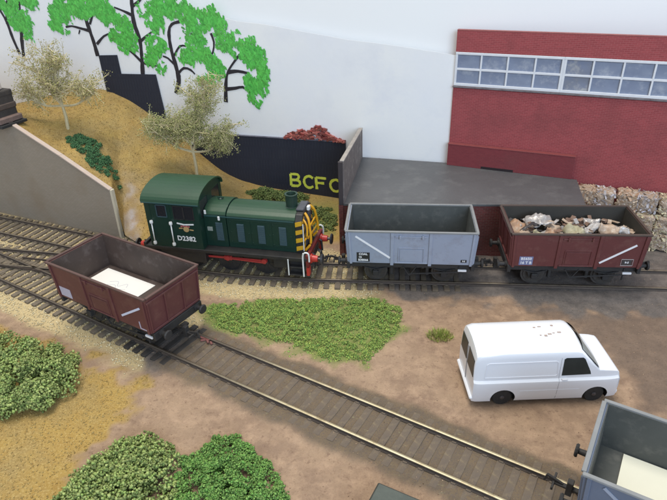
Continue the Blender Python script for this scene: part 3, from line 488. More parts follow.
# ------------------------------------------------------------------ wagons
M_UND = mat('underframe_black', (.018, .018, .02), (.035, .032, .03), 2, .65, .2, 9); M_WHEEL = mat('wheel_steel', (.10, .095, .09), (.05, .045, .04), 3, .5, metal=.5)
M_WLINE = mat('white_lettering', (.78, .78, .80), rough=.5); M_BLKP = mat('black_panel', (.02, .02, .022), rough=.5)
WL, WT, WB, HW, HB_ = 3.33, 3.47, 1.52, 1.64, 1.56
def wagon(name, label, loc, rz, mo, mi_, mr, deco):
    e = tag(empty(name, (*loc, ZR), rz), label, 'wagon', 'four wheeled open wagons'); t = .07
    for s in (-1, 1):   # sides
        mb = MB(); mb.prism([(-WL, s*HW, WT-.08), (WL, s*HW, WT-.08), (WL-.12, s*HB_, WB), (-WL+.12, s*HB_, WB)], (0, -s*t, 0), bev=.01); mb.build('side_panel', mo, e)
        yy = lambda z: s*(HB_+(HW-HB_)*(z-WB)/(WT-WB))
        for u, w_, zb in ((-.95, .17, WB-.09), (1.0, .17, WB-.09), (-WL+.17, .13, WB-.05), (WL-.17, .13, WB-.05)):
            MB().bar((u*(1 if abs(u) < 2 else .975), yy(zb)+s*.03, zb), (u, yy(WT-.1)+s*.03, WT-.1), .07, w_, up=(1, 0, 0), bev=.015).build('stanchion', mo, e)
        mb = MB(); z0, z1 = WB+.06, WT-.32
        mb.bar((-.82, yy(z1)+s*.02, z1), (.87, yy(z1)+s*.02, z1), .06, .07, bev=.015).bar((-.82, yy(z0)+s*.02, z0), (.87, yy(z0)+s*.02, z0), .05, .07, bev=.015)
        zm = (z0+z1)/2+.12; mb.bar((-.62, yy(zm)+s*.015, zm), (.67, yy(zm)+s*.015, zm), .04, .055, bev=.012)
        for u in (-.62, .67): mb.bar((u, yy(z0)+s*.015, z0), (u, yy(zm)+s*.015, zm), .04, .05, up=(1, 0, 0), bev=.01)
        mb.prism([(-.55, yy(z0+.1)+s*.006, z0+.1), (.6, yy(z0+.1)+s*.006, z0+.1), (.6, yy(zm-.1)+s*.006, zm-.1), (-.55, yy(zm-.1)+s*.006, zm-.1)], (0, s*.02, 0), bev=.01)
        for u in (-.55, .6): mb.box(u-.05, u+.05, min(yy(z1), yy(z1)+s*.1), max(yy(z1), yy(z1)+s*.1), z1-.11, z1+.09, .015)
        mb.build('side_door', mo, e)
    for s in (-1, 1):   # ends
        mb = MB(); mb.prism([(s*(WL-.03), -HW+.06, WT-.08), (s*(WL-.03), HW-.06, WT-.08), (s*(WL-.13), HB_-.06, WB), (s*(WL-.13), -HB_+.06, WB)], (-s*t, 0, 0)); mb.build('end_panel', mo, e)
        xx = lambda z: s*(WL-.13+.1*(z-WB)/(WT-WB)); mb = MB()
        mb.bar((xx(WT-.3)+s*.03, -HW+.05, WT-.3), (xx(WT-.3)+s*.03, HW-.05, WT-.3), .1, .1, bev=.02).bar((xx(WB)+s*.03, -HB_+.05, WB+.07), (xx(WB)+s*.03, HB_-.05, WB+.07), .08, .12, bev=.02)
        for y in (-HW+.1, -.55, .55, HW-.1): mb.bar((xx(WB)+s*.025, y*.96, WB+.05), (xx(WT)+s*.025, y, WT-.25), .11, .07, up=(0, 1, 0), bev=.015)
        mb.build('end_door', mo, e)
    mb = MB()
    for s in (-1, 1): mb.box(-WL-.03, WL+.03, s*HW-.075, s*HW+.055, WT-.09, WT, .014)
    for s in (-1, 1): mb.box(s*WL-.085, s*WL+.05, -HW+.07, HW-.07, WT-.088, WT-.003, .014)
    mb.build('top_rim', mr, e)
    mb = MB()   # lining of the inside
    for s in (-1, 1): mb.prism([(-WL+.1, s*(HW-.075), WT-.07), (WL-.1, s*(HW-.075), WT-.07), (WL-.2, s*(HB_-.075), WB+.1), (-WL+.2, s*(HB_-.075), WB+.1)], (0, -s*.02, 0))
    for s in (-1, 1): mb.prism([(s*(WL-.105), -HW+.1, WT-.07), (s*(WL-.105), HW-.1, WT-.07), (s*(WL-.205), HB_-.1, WB+.1), (s*(WL-.205), -HB_+.1, WB+.1)], (-s*.02, 0, 0))
    mb.build('lining', mi_, e); MB().box(-WL+.15, WL-.15, -HB_+.05, HB_-.05, WB-.02, WB+.16, .01).build('floor', mi_, e)
    mb = MB()   # underframe
    for s in (-1, 1): mb.box(-WL+.1, WL-.1, s*1.22-.05, s*1.22+.05, 1.12, WB-.005, .01)
    for s in (-1, 1): mb.box(s*(WL-.1)-.09, s*(WL-.1)+.09, -1.5, 1.5, 1.1, WB-.008, .02)
    for u in (-.7, .7): mb.box(u-.05, u+.05, -1.2, 1.2, 1.05, WB-.012, 0)
    mb.build('underframe', M_UND, e)
    for u in (-1.8, 1.8):
        for s in (-1, 1):
            mb = MB(); y = s*1.0
            mb.prism([(u-.5, y, 1.2), (u+.5, y, 1.2), (u+.24, y, .55), (u-.24, y, .55)], (0, s*.05, 0), bev=.008); mb.box(u-.16, u+.16, y-.02, y+s*.22 if s > 0 else y+.02, .5, .82, .03) if s > 0 else mb.box(u-.16, u+.16, y-.22, y+.02, .5, .82, .03)
            mb.bar((u-.62, y+s*.12, 1.02), (u, y+s*.12, .86), .09, .05, bev=.01).bar((u, y+s*.12, .86), (u+.62, y+s*.12, 1.02), .09, .05, bev=.01); mb.build('axle_guard', M_UND, e)
            mb = MB(); mb.lathe([(-.1, .02), (-.1, .57), (-.06, .63), (.0, .63), (.0, .52), (.05, .5), (.05, .12), (.11, .1)], (u, s*.78, .63), (0, s, 0), 20); mb.build('wheel', M_WHEEL, e)
        MB().tube([(u, -.95, .63), (u, .95, .63)], .06, 8).build('axle', M_WHEEL, e)
    for s in (-1, 1):
        mb = MB(); y = s*1.28; mb.bar((-.1, y, .72), (2.75, y+s*.04, .95), .05, .08, bev=.01); mb.bar((-.35, y, 1.2), (0, y, .62), .05, .05).bar((.35, y, 1.2), (0, y, .62), .05, .05); mb.box(2.55, 2.62, y-.04, y+.04, .6, 1.3, .01)
        mb.build('brake_lever', M_UND, e)
        for u in (-.95, .95): MB().box(u-.09, u+.09, s*.78-.1, s*.78+.1, .4, 1.0, .03).build('brake_block', M_UND, e)
    for s in (-1, 1): MB().box(2.5, 2.95, s*1.36-.05, s*1.36+.05, 1.0, 1.12, .02).build('lever_handle', M_WLINE, e)
    for s in (-1, 1):
        for y in (-1.12, 1.12): MB().lathe([(0, .17), (.08, .17), (.1, .11), (.38, .1), (.38, .22), (.44, .24), (.49, .2)], (s*(WL-.02), y, 1.38), (s, 0, 0), 14).build('buffer', M_UND, e)
        mb = MB(); x = s*(WL-.1)
        mb.bar((x, 0, .78), (x+s*.95, 0, .78), .17, .08, bev=.01).bar((x+s*.9, -.35, .8), (x+s*.9, .35, .8), .07, .12, bev=.01).bar((x+s*.62, 0, .82), (x+s*1.15, 0, .98), .08, .08).bar((x+s*1.12, 0, .98), (x+s*1.2, 0, .7), .07, .07).box(min(x+s*.3, x+s*.5), max(x+s*.3, x+s*.5), -.12, .12, .5, 1.1, .02); mb.build('coupling', M_UND, e)
    yF = lambda z: -(HB_+(HW-HB_)*(z-WB)/(WT-WB))
    ang = math.atan2(HW-HB_, WT-WB)
    for d in deco:
        if d[0] == 'stripe':
            (x0, z0), (x1, z1) = d[1:3]; MB().bar((x0, yF(z0)-.012, z0), (x1, yF(z1)-.012, z1), .024, .10, up=(0, 0, 1), bev=.0).build('stripe', d[3], e)
        if d[0] == 'panel':
            x0, x1, z0, z1 = d[1:5]; MB().prism([(x0, yF(z0)-.016, z0), (x1, yF(z0)-.016, z0), (x1, yF(z1)-.016, z1), (x0, yF(z1)-.016, z1)], (0, .03, 0)).build('number_panel', d[5], e)
        if d[0] == 'text':
            x, z, s_, h_ = d[1:5]; text('lettering', s_, h_, M_WLINE, e, (x, yF(z)-.02, z), (R(90)+ang, 0, 0), .006)
        if d[0] == 'frame':
            x0, x1, z0, z1 = d[1:5]; mb = MB()
            for a, b_ in (((x0, z0), (x1, z0)), ((x1, z0), (x1, z1)), ((x1, z1), (x0, z1)), ((x0, z1), (x0, z0))): mb.bar((a[0], yF(a[1])-.02, a[1]), (b_[0], yF(b_[1])-.02, b_[1]), .016, .03)
            mb.build('panel_outline', mat('outline_grey', (.4, .36, .36), rough=.6), e)
    return e
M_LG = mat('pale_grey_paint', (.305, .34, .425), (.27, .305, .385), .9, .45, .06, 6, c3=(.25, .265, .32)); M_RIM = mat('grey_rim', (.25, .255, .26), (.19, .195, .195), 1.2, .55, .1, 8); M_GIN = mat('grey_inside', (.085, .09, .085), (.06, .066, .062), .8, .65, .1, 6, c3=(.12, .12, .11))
M_BAUX = mat('bauxite_paint', (.135, .038, .036), (.105, .03, .03), .9, .5, .06, 6, c3=(.15, .06, .052)); M_BAUX2 = mat('bauxite_paint_dull', (.13, .043, .041), (.105, .035, .035), .9, .5, .06, 6, c3=(.155, .065, .055))
M_BRIM = mat('bauxite_rim', (.11, .055, .045), (.075, .042, .036), 1.2, .6, .1, 8); M_BIN = mat('brown_inside', (.085, .058, .048), (.055, .04, .035), .7, .6, .1, 6, c3=(.13, .10, .09)); M_BIN2 = mat('olive_inside', (.05, .045, .036), (.035, .032, .028), .7, .6, .1, 6); M_BRIM2 = mat('olive_rim', (.085, .055, .045), (.06, .045, .036), 1.2, .6)
M_SG = mat('slate_grey_paint', (.125, .155, .215), (.10, .125, .18), .9, .45, .06, 6)
M_LILAC = mat('lilac_panel', (.50, .47, .56), (.45, .42, .52), 2, .6); M_DPAN = mat('dark_label', (.05, .045, .045), rough=.6); M_BSTR = mat('blue_white_stripe', (.60, .62, .76), rough=.5); M_BLU = mat('blue_panel', (.17, .19, .33), rough=.6)
wagon('open_wagon', 'pale grey empty mineral wagon with white diagonal stripe, coupled behind the green locomotive', (0, 0), R(-1.53), M_LG, M_GIN, M_RIM,
      [('stripe', (-2.83, 3.13), (-1.05, 1.86), M_WLINE), ('panel', -2.78, -2.1, 1.6, 2.16, M_BLKP), ('text', -2.44, 2.06, 'COAL', .17), ('text', -2.6, 1.88, '16', .17), ('text', -2.44, 1.7, 'B38066', .17), ('panel', 2.58, 2.88, 1.68, 1.84, M_BLKP), ('text', 2.73, 1.76, '9-5', .11)])
wagon('open_wagon', 'red brown mineral wagon loaded with crumpled scrap, standing at the right before the dock', (8.28, -.1), R(-.37), M_BAUX, M_BIN2, M_BRIM2,
      [('stripe', (1.15, 1.78), (2.75, 2.85), M_WLINE), ('panel', -2.8, -2.12, 1.6, 2.1, M_BLU), ('text', -2.46, 1.97, 'B5650', .21), ('text', -2.46, 1.73, '16 T B', .21), ('panel', 2.25, 2.72, 1.68, 1.98, M_DPAN), ('frame', 2.2, 2.77, 1.65, 2.02), ('text', 2.48, 1.83, '9-5', .15)])
wagon('open_wagon', 'red brown empty mineral wagon with white card inside, on the front track at left', (-13.81, -5.0), FH, M_BAUX2, M_BIN, M_BRIM,
      [('stripe', (1.45, 1.95), (2.85, 2.82), M_BSTR), ('panel', -2.95, -2.15, 1.64, 2.16, M_LILAC), ('panel', 2.55, 2.6, 1.6, 2.0, M_LILAC), ('panel', 2.6, 3.0, 1.6, 1.64, M_LILAC)])
wagon('open_wagon', 'dark blue grey wagon with cream card inside, cut off at the bottom right', (4.84+3.38*math.cos(R(-28)), -14.5+3.38*math.sin(R(-28))), R(-28), M_SG, M_GIN, M_RIM,
      [('stripe', (-2.75, 3.2), (-1.05, 1.9), M_LG), ('panel', -2.78, -2.1, 1.6, 2.16, M_BLKP)])
def place(o, base, rz, u, v, z): c, s = math.cos(rz), math.sin(rz); o.location = (base[0]+c*u-s*v, base[1]+s*u+c*v, z); o.rotation_euler[2] = rz; return o
M_CARD = mat('white_card', (.83, .82, .78), (.79, .78, .75), 1, .7); M_CARD2 = mat('cream_card', (.76, .75, .62), (.72, .71, .59), 1, .7); M_PEN = mat('pencil_mark', (.42, .44, .52), rough=.8)
def card(label, base, rz, u0, u1, v0, v1, m_, marks):
    o = place(empty('paper_card'), base, rz, 0, 0, ZR+WB+.165); tag(o, label, 'card')
    MB().box(u0, u1, v0, v1, 0, .03, .004).build('sheet', m_, o)
    for C in marks:
        mb = MB(); C = catmull(C, .06)
        for a, b_ in zip(C, C[1:]): mb.bar((*a, .0325), (*b_, .0325), .02, .004)
        mb.build('pencil_mark', M_PEN, o)
card('white card with faint pencil marks lying in the left red brown wagon', (-13.81, -5.0), FH, -2.85, .62, -1.0, 1.17, M_CARD, [[(-1.7, .3), (-1.3, .5), (-1.0, .2), (-.7, .55), (-.5, .3)], [(-1.6, .05), (-1.2, .2), (-.9, 0), (-.4, .15)]])
W4c = (4.84+3.38*math.cos(R(-28)), -14.5+3.38*math.sin(R(-28)))
card('cream card with a pencilled ring lying in the dark blue grey wagon at bottom right', W4c, R(-28), -2.4, 2.6, -1.2, 1.42, M_CARD2, [[(-.6, .5), (-.2, .9), (.3, .7), (.2, .2), (-.3, .1), (-.6, .5)], [(-.45, .5), (-.15, .75), (.15, .6), (.1, .3), (-.25, .22), (-.45, .5)]])
# scrap in the loaded wagon
def sheet(l, w_, curl, seed, crum=.12, nx_=11, ny_=8, th=.03):
    V = []; r = random.Random(seed); ph = r.random()*50
    for j in range(ny_):
        for i in range(nx_):
            a, b_ = i/(nx_-1)-.5, j/(ny_-1)-.5; th_ = a*curl*2; q = l/(curl*2) if abs(curl) > .05 else 0
            x, z = (q*math.sin(th_), q*(math.cos(th_)-1)) if q else (a*l, 0); y = b_*w_
            z += crum*mnoise.noise((x*2.6+ph, y*2.6, ph))+.35*crum*(1-2*abs(mnoise.noise((x*5+ph, y*5, ph)))); x += crum*.6*mnoise.noise((y*2.5, ph, x*2)); V.append((x, y, z))
    n = len(V); V += [(x, y, z-th) for x, y, z in V]; F = []
    g_ = lambda i, j, o=0: j*nx_+i+o
    for j in range(ny_-1):
        for i in range(nx_-1): F += [(g_(i, j), g_(i+1, j), g_(i+1, j+1), g_(i, j+1)), (g_(i, j+1, n), g_(i+1, j+1, n), g_(i+1, j, n), g_(i, j, n))]
    for i in range(nx_-1): F += [(g_(i, 0), g_(i, 0, n), g_(i+1, 0, n), g_(i+1, 0)), (g_(i+1, ny_-1), g_(i+1, ny_-1, n), g_(i, ny_-1, n), g_(i, ny_-1))]
    for j in range(ny_-1): F += [(g_(0, j+1), g_(0, j+1, n), g_(0, j, n), g_(0, j)), (g_(nx_-1, j), g_(nx_-1, j, n), g_(nx_-1, j+1, n), g_(nx_-1, j+1))]
    return V, F
SMAT = {k: mat('scrap_'+k, c, c2, 1.6, rg, .4, 7, mt, c3=c3) for k, c, c2, c3, rg, mt in (('orange', (.40, .21, .11), (.33, .23, .16), (.46, .4, .33), .5, 0), ('silver', (.46, .43, .41), (.33, .30, .28), (.60, .58, .57), .35, .25), ('olive', (.30, .27, .16), (.40, .36, .25), (.46, .43, .33), .5, 0), ('beige', (.46, .35, .25), (.36, .25, .18), (.58, .5, .42), .5, 0), ('black', (.02, .02, .022), (.06, .05, .05), (.1, .09, .09), .5, 0), ('white', (.48, .46, .46), (.36, .33, .30), (.60, .58, .56), .4, 0), ('rust', (.22, .13, .09), (.15, .09, .065), (.32, .23, .16), .7, 0))}
W3c, W3h = (8.28, -.1), R(-.37)
SCR = [('orange', 'orange crumpled scrap sheet at the left end of the loaded wagon', -2.55, .3, 1.5, 1.1, .9, 3.0, .2, .1), ('silver', 'pale folded scrap panel on top of the load, left of middle', -1.55, .45, 1.7, 1.0, .7, 3.36, -.15, .05), ('black', 'black bent scrap strip across the pale panel in the load', -2.0, -.1, 1.5, .28, .6, 3.32, .3, .7), ('beige', 'beige crumpled scrap piece under the black strip', -2.35, -.75, 1.2, .9, 1.0, 2.98, .0, .3), ('olive', 'olive scrap piece behind the near side at the left of the load', -1.85, -.8, 1.0, .8, .8, 3.02, .2, -.4), ('orange', 'rusty orange scrap plate standing near the middle left of the load', -1.05, -.75, .9, .7, .5, 3.1, .2, -.2), ('beige', 'tan scrap plate lying near the middle of the load', -.7, .2, 1.1, 1.0, .6, 3.0, .2, .4), ('olive', 'arched cream and olive scrap panel in the middle of the load', .05, -.6, 1.6, 1.0, 1.35, 3.32, 0, 0), ('white', 'white scrap wing right of the arched panel', 1.05, -.25, 1.3, .55, .8, 3.3, -.35, .35), ('silver', 'silver curved scrap sheet right of middle in the load', 1.15, .5, 1.2, .9, .9, 3.15, 0, -.3), ('beige', 'beige ribbed scrap fold forming the right hump of the load', 1.75, -.45, 1.2, 1.1, 1.3, 3.42, .05, 1.2), ('silver', 'grey silver scrap strip curling at the right end of the load', 2.45, -.55, 1.1, .45, 1.2, 3.2, .5, -.5), ('beige', 'pale tan scrap scrap end piece rising at the far right of the load', 2.75, -.2, .9, .7, .9, 3.08, -.3, .9), ('rust', 'rust brown scrap plate at the back of the load', .6, .8, 1.4, .8, .5, 2.95, .1, .1)]
for i, (c, lb, u, v, l, w_, cu_, z, tilt, yawp) in enumerate(SCR):
    V, F = sheet(l*.85, w_*.85, cu_*1.1, 40+i, .26, 17, 13); o = raw('scrap_piece', V, F, SMAT[c], None, True); o.data.polygons.foreach_set('use_smooth', np.ones(len(F), bool))
    place(o, W3c, W3h, u, v, z+.08); o.rotation_euler = (rng.uniform(.1, .5), tilt, W3h+yawp); tag(o, lb.replace('scrap scrap', 'scrap'), 'scrap metal', 'scrap pieces in the loaded wagon')
mb = MB()
for i in range(260):
    m = Matrix.Translation((W3c[0]+rng.uniform(-2.95, 2.95), W3c[1]+rng.uniform(-1.3, 1.3), rng.uniform(2.4, 3.28))) @ Matrix.Rotation(rng.uniform(0, 3), 4, 'Z') @ Matrix.Rotation(rng.uniform(-.8, .8), 4, 'Y'); mb.box(-rng.uniform(.08, .3), .2, -rng.uniform(.05, .16), .1, -.02, .02, .006, i % 4, m)
tag(mb.build('scrap_filling', [SMAT['rust'], SMAT['beige'], SMAT['silver'], SMAT['black']]), 'jumbled scrap plates filling the loaded wagon below the top pieces', kind='stuff')
# ------------------------------------------------------------------ baled scrap by the factory
def bale_mesh(seed):
    bm = bmesh.new(); bmesh.ops.create_cube(bm, size=1.0); bmesh.ops.subdivide_edges(bm, edges=bm.edges, cuts=15, use_grid_fill=True)
    for v_ in bm.verts:
        c = v_.co; p = Vector((c.x*3+seed*7, c.y*3, c.z*3)); n = c.normalized(); rr = (abs(c.x)**7+abs(c.y)**7+abs(c.z)**7)**(1/7); c *= .5/rr*.98
        d = .11*(mnoise.noise(p*1.0))+.10*(1-abs(mnoise.noise(p*1.7))*2)*.6+.07*mnoise.noise(p*3.4); v_.co = c+n*d*.75
    me = bpy.data.meshes.new('bale'); bm.to_mesh(me); bm.free()
    for p in me.polygons: p.use_smooth = rng.random() < .45
    return me
def bale_strips(mb_, seed):
    r = random.Random(seed)
    for k in range(80):
        ax = r.choice((0, 1, 1, 1, 2, 2, 0)); sg = -1 if ax == 1 else (1 if ax == 2 else r.choice((-1, 1))); p = [r.uniform(-.48, .48) for _ in range(3)]; p[ax] = sg*r.uniform(.40, .5); q = max(abs(p[(ax+1) % 3]), abs(p[(ax+2) % 3])); p[ax] *= 1-.25*max(0, q-.36)*3
        m = Matrix.Translation(p) @ Matrix.Rotation(r.uniform(0, 3.1), 4, 'XYZ'[ax]) @ Matrix.Rotation(r.uniform(-.7, .7), 4, 'XYZ'[(ax+1) % 3]) @ Matrix.Rotation(r.uniform(-.5, .5), 4, 'XYZ'[(ax+2) % 3]); a, b_ = r.uniform(.06, .2), r.uniform(.015, .06); d = [a, b_, .012]; d = d[-ax-1:]+d[:-ax-1] if ax < 2 else d
        d = {0: (.012, a, b_), 1: (a, .012, b_), 2: (a, b_, .012)}[ax]; mb_.box(-d[0], d[0], -d[1], d[1], -d[2], d[2], 0, 0, None) if 0 else mb_.box(-d[0], d[0], -d[1], d[1], -d[2], d[2], .004, 1, m)
def bale_full(seed):
    me = bale_mesh(seed); mb_ = MB(); mb_.b.from_mesh(me); bmesh.ops.scale(mb_.b, vec=(.93, .93, .93), verts=mb_.b.verts); bale_strips(mb_, seed+50); m2 = bpy.data.meshes.new('bale'); mb_.b.to_mesh(m2); mb_.b.free(); return m2
BMs = [mat('bale_core', (.44, .34, .25), (.28, .19, .13), 4, .5, .6, 9, c3=(.60, .56, .50))]
def bale_strip_mat(n_, c, t): return mat('bale_strips_'+n_, c, c, 3, .42, .3, 12, .1, island=.3, tint=t)
BST = [bale_strip_mat('tan', (.52, .40, .27), (.42, .24, .15)), bale_strip_mat('grey', (.50, .48, .52), (.40, .33, .28)), bale_strip_mat('cream', (.58, .53, .36), (.44, .33, .2))]
BLM = [bale_full(i) for i in range(6)]
colw = ['leftmost', 'second from left', 'third from left', 'fourth from left', 'fifth from left']; rown = ['bottom row', 'middle row', 'top row']
for r_ in range(3):
    for c_ in range(5):
        s = 8.6+c_*1.12+rng.uniform(-.05, .05); off = -.8+(.0 if r_ == 2 else -.15-.1*(2-r_))+rng.uniform(-.05, .05); me = BLM[(r_*5+c_*2) % 6].copy(); me.materials.append(BMs[0]); me.materials.append(BST[(0, 1, 0, 1, 2)[c_] if r_ == 2 else (2, 0, 2, 2, 2)[(c_+r_) % 5]])
        x = 2.82+math.cos(FB)*s-math.sin(FB)*off; y = 8.79+math.sin(FB)*s+math.cos(FB)*off
        o = bpy.data.objects.new('scrap_bale', me); COL.objects.link(o); o.location = (x, y, .58+r_*1.04+(.05 if c_ == 2 else 0)); o.scale = (1.12, 1.1, 1.06); o.rotation_euler = (0, 0, FB+rng.uniform(-.12, .12)); tag(o, f'crushed scrap bale, {colw[c_]} in the {rown[r_]} of the stack against the factory', 'scrap bale', 'crushed scrap bales stacked by the factory')
# ------------------------------------------------------------------ green shunting locomotive
M_GRN = mat('loco_green', (.010, .036, .025), (.008, .029, .021), .9, .35, .05, 7, spec=.5); M_GRNT = mat('loco_green_toplit', (.018, .060, .028), (.014, .047, .024), .8, .42, .06, 7)  # second green is a lighter copy: light on top surfaces put into colour
M_LOUV = mat('louvre_blue_grey', (.052, .09, .105), (.04, .075, .088), 2, .4); M_LBLK = mat('loco_black', (.014, .014, .016), (.03, .027, .025), 2, .5, .15, 9); M_LRED = mat('loco_red', (.50, .035, .025), (.38, .03, .022), 3, .4); M_DRED = mat('beam_dark_red', (.20, .02, .018), (.10, .015, .014), 2, .5); M_RODR = mat('rod_red', (.42, .035, .032), (.32, .03, .028), 3, .45)
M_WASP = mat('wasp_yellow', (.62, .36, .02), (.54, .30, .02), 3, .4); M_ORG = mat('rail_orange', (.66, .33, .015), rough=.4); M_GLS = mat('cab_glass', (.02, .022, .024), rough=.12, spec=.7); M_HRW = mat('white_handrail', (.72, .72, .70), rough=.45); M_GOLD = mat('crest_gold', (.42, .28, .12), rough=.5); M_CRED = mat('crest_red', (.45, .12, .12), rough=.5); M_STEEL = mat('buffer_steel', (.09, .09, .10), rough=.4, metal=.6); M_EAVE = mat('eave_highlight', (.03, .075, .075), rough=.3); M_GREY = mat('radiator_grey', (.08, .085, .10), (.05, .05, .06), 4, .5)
lo = tag(empty('locomotive', (-9.9, .85, ZR), R(-8.4)), 'dark green diesel shunting locomotive with yellow and black striped nose', 'locomotive')
MB().box(-4.7, 4.72, -1.62, 1.62, 1.50, 1.66, .02).box(-4.6, 4.62, -1.58, -1.5, 1.42, 1.5, .01).box(-4.6, 4.62, 1.5, 1.58, 1.42, 1.5, .01).build('running_plate', M_LBLK, lo)
MB().box(-4.3, 4.3, -.62, .62, .55, 1.5, .02).box(-3.9, -1.2, -1.45, 1.45, .7, 1.4, .03).box(2.7, 3.5, -1.3, 1.3, .75, 1.45, .03).build('chassis', M_LBLK, lo)
for u in (-2.35, -.05, 2.1):
    for s in (-1, 1):
        mb = MB(); mb.lathe([(-.1, .1), (-.1, .7), (-.05, .76), (0, .76), (0, .64), (.04, .62)], (u, s*.78, .73), (0, s, 0), 24)
        for k in range(10): a = k*.6283; mb.bar((u+.12*math.cos(a), s*.81, .73+.12*math.sin(a)), (u+.6*math.cos(a), s*.81, .73+.6*math.sin(a)), .06, .05)
        mb.lathe([(.0, .2), (.14, .18), (.16, .1)], (u, s*.78, .73), (0, s, 0), 12); mb.build('wheel', M_LBLK, lo)
for s in (-1, 1):
    mb = MB(); y = s*1.06; mb.bar((-2.4, y, .95), (2.15, y, .95), .07, .13, bev=.02)
    for u in (-2.35, -.05, 2.1): mb.lathe([(-.05, .17), (.09, .15), (.1, .08)], (u, y, .95), (0, s, 0), 12)
    mb.box(-.28, .2, y-.06, y+.06, .82, 1.08, .03).bar((.0, y+s*.05, .95), (2.1, y+s*.05, .86), .06, .09, bev=.01); mb.build('coupling_rod', M_RODR, lo)
# cab
CX0, CX1, CW, ZF, ZE = -4.28, -1.15, 1.6, 1.66, 4.42
mb = MB()
for s in (-1, 1):
    a, b_ = (s*CW-.06, s*CW+.0) if s > 0 else (s*CW, s*CW+.06)
    for x0, x1, z0, z1 in ((CX0, CX1, ZF, 3.42), (CX0, CX1, 4.24, ZE), (CX0, -3.62, 3.42, 4.24), (-3.0, -2.62, 3.42, 4.24), (-1.42, CX1, 3.42, 4.24)): mb.box(x0, x1, a, b_, z0, z1, 0)
    mb.box(-3.62, -3.0, a, b_, 3.42, 3.5, 0)
    mb.box(-3.66, -2.70, s*CW-.005 if s > 0 else s*CW-.02, s*CW+.02 if s > 0 else s*CW+.005, 1.72, 1.76, 0).box(-4.0, -3.97, s*CW-.005 if s > 0 else s*CW-.015, s*CW+.015 if s > 0 else s*CW+.005, 1.7, 4.3, 0).box(-2.82, -2.79, s*CW-.005 if s > 0 else s*CW-.015, s*CW+.015 if s > 0 else s*CW+.005, 1.7, 4.3, 0)
def arc(w_, z0, h, n=14): return [(w_*math.cos(math.pi*k/n), z0+h*math.sin(math.pi*k/n)) for k in range(n+1)]
for x in (CX0, CX1-.06):  # end walls with two windows each
    mb.box(x, x+.06, -CW+.06, CW-.06, ZF, 3.4, 0).box(x, x+.06, -.3, .3, 3.4, 4.45, 0)
    for s in (-1, 1): mb.box(x, x+.06, min(s*1.3, s*1.54), max(s*1.3, s*1.54), 3.4, 4.45, 0)
    mb.prism([(x, y, z) for y, z in arc(CW-.06, ZE, .58)], (.06, 0, 0))
mb.build('cab', M_GRN, lo)
mb = MB(); n_ = 16; o_ = [(y, z) for y, z in arc(1.7, ZE-.02, .69, n_)]; i_ = [(y, z) for y, z in arc(1.62, ZE-.06, .65, n_)][::-1]
for (p0, p1, q0, q1) in zip(o_, o_[1:], i_[::-1], i_[::-1][1:]): mb.prism([(CX0-.12, *p0), (CX0-.12, *p1), (CX0-.12, *q1), (CX0-.12, *q0)], (CX1-CX0+.24, 0, 0))
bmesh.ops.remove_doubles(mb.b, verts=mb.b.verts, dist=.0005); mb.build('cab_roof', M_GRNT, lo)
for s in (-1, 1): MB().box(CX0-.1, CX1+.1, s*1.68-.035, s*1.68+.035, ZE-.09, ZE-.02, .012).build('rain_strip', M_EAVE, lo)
for s in (-1, 1):
    y = s*(CW-.035)
    for x0, x1, z0, z1 in ((-3.62, -3.0, 3.5, 4.24), (-2.62, -2.02, 3.42, 4.24), (-2.02, -1.42, 3.42, 4.24)):
        g = MB().box(x0-.01, x1+.01, y-.01, y+.01, z0-.01, z1+.01, 0).build('window', M_GLS, lo)
        fr = MB()
        for a, b_, c, d in ((x0, x1, z0, z0+.04), (x0, x1, z1-.04, z1), (x0, x0+.04, z0, z1), (x1-.04, x1, z0, z1)): fr.box(a, b_, s*CW-.02, s*CW+.012, c, d, 0)
        fr.build('window_frame', M_LOUV if x0 < -3 else M_LBLK, g)
for x in (CX0+.03, CX1-.03):
    for s in (-1, 1): MB().box(x-.01, x+.01, min(s*.28, s*1.32), max(s*.28, s*1.32), 3.38, 4.47, 0).build('window', M_GLS, lo)
MB().box(CX0+.1, CX1-.1, -1.5, 1.5, ZF, 1.72, 0).box(-2.6, -1.4, -.6, .6, 1.72, 3.2, .03).build('cab_floor', M_LBLK, lo)
for u in (-3.98, -2.83):
    for s in (-1, 1):
        y = s*(CW+.12); mb = MB(); mb.tube([(u, y, 1.95), (u+.02, y, 3.2)], .034, 8); mb.lathe([(-.08, .085), (.0, .1), (.08, .085)], (u, y, 1.93), (0, 0, 1), 8).lathe([(-.08, .085), (0, .1), (.08, .085)], (u+.02, y, 3.22), (0, 0, 1), 8).bar((u, s*CW, 1.93), (u, y, 1.93), .05).bar((u, s*CW, 3.22), (u, y, 3.22), .05); mb.build('handrail', M_HRW, lo)
text('number', 'D2382', .40, M_HRW, lo, (-2.08, -CW-.012, 2.27), FRONT, .012, sx=1.0)
cr_ = empty('crest', (-2.0, -CW-.012, 2.85)); cr_.parent = lo
MB().bar((-.5, 0, .36), (-.1, 0, .29), .02, .075).bar((-.1, 0, .29), (.48, 0, .34), .02, .075).build('white_bar', M_HRW, cr_)
MB().lathe([(0, .17), (.012, .17)], (0, .0, .02), (0, -1, 0), 14).bar((-.42, 0, .05), (-.2, 0, .07), .015, .06).bar((.2, 0, .0), (.42, 0, -.02), .015, .06).build('emblem_ring', M_GOLD, cr_)
mb = MB()
for k in range(5): mb.box(-.3+k*.11, -.22+k*.11, -.016, 0, .14+.03*(k % 2), .22+.03*(k % 2), 0)
mb.build('emblem_figure', M_CRED, cr_)
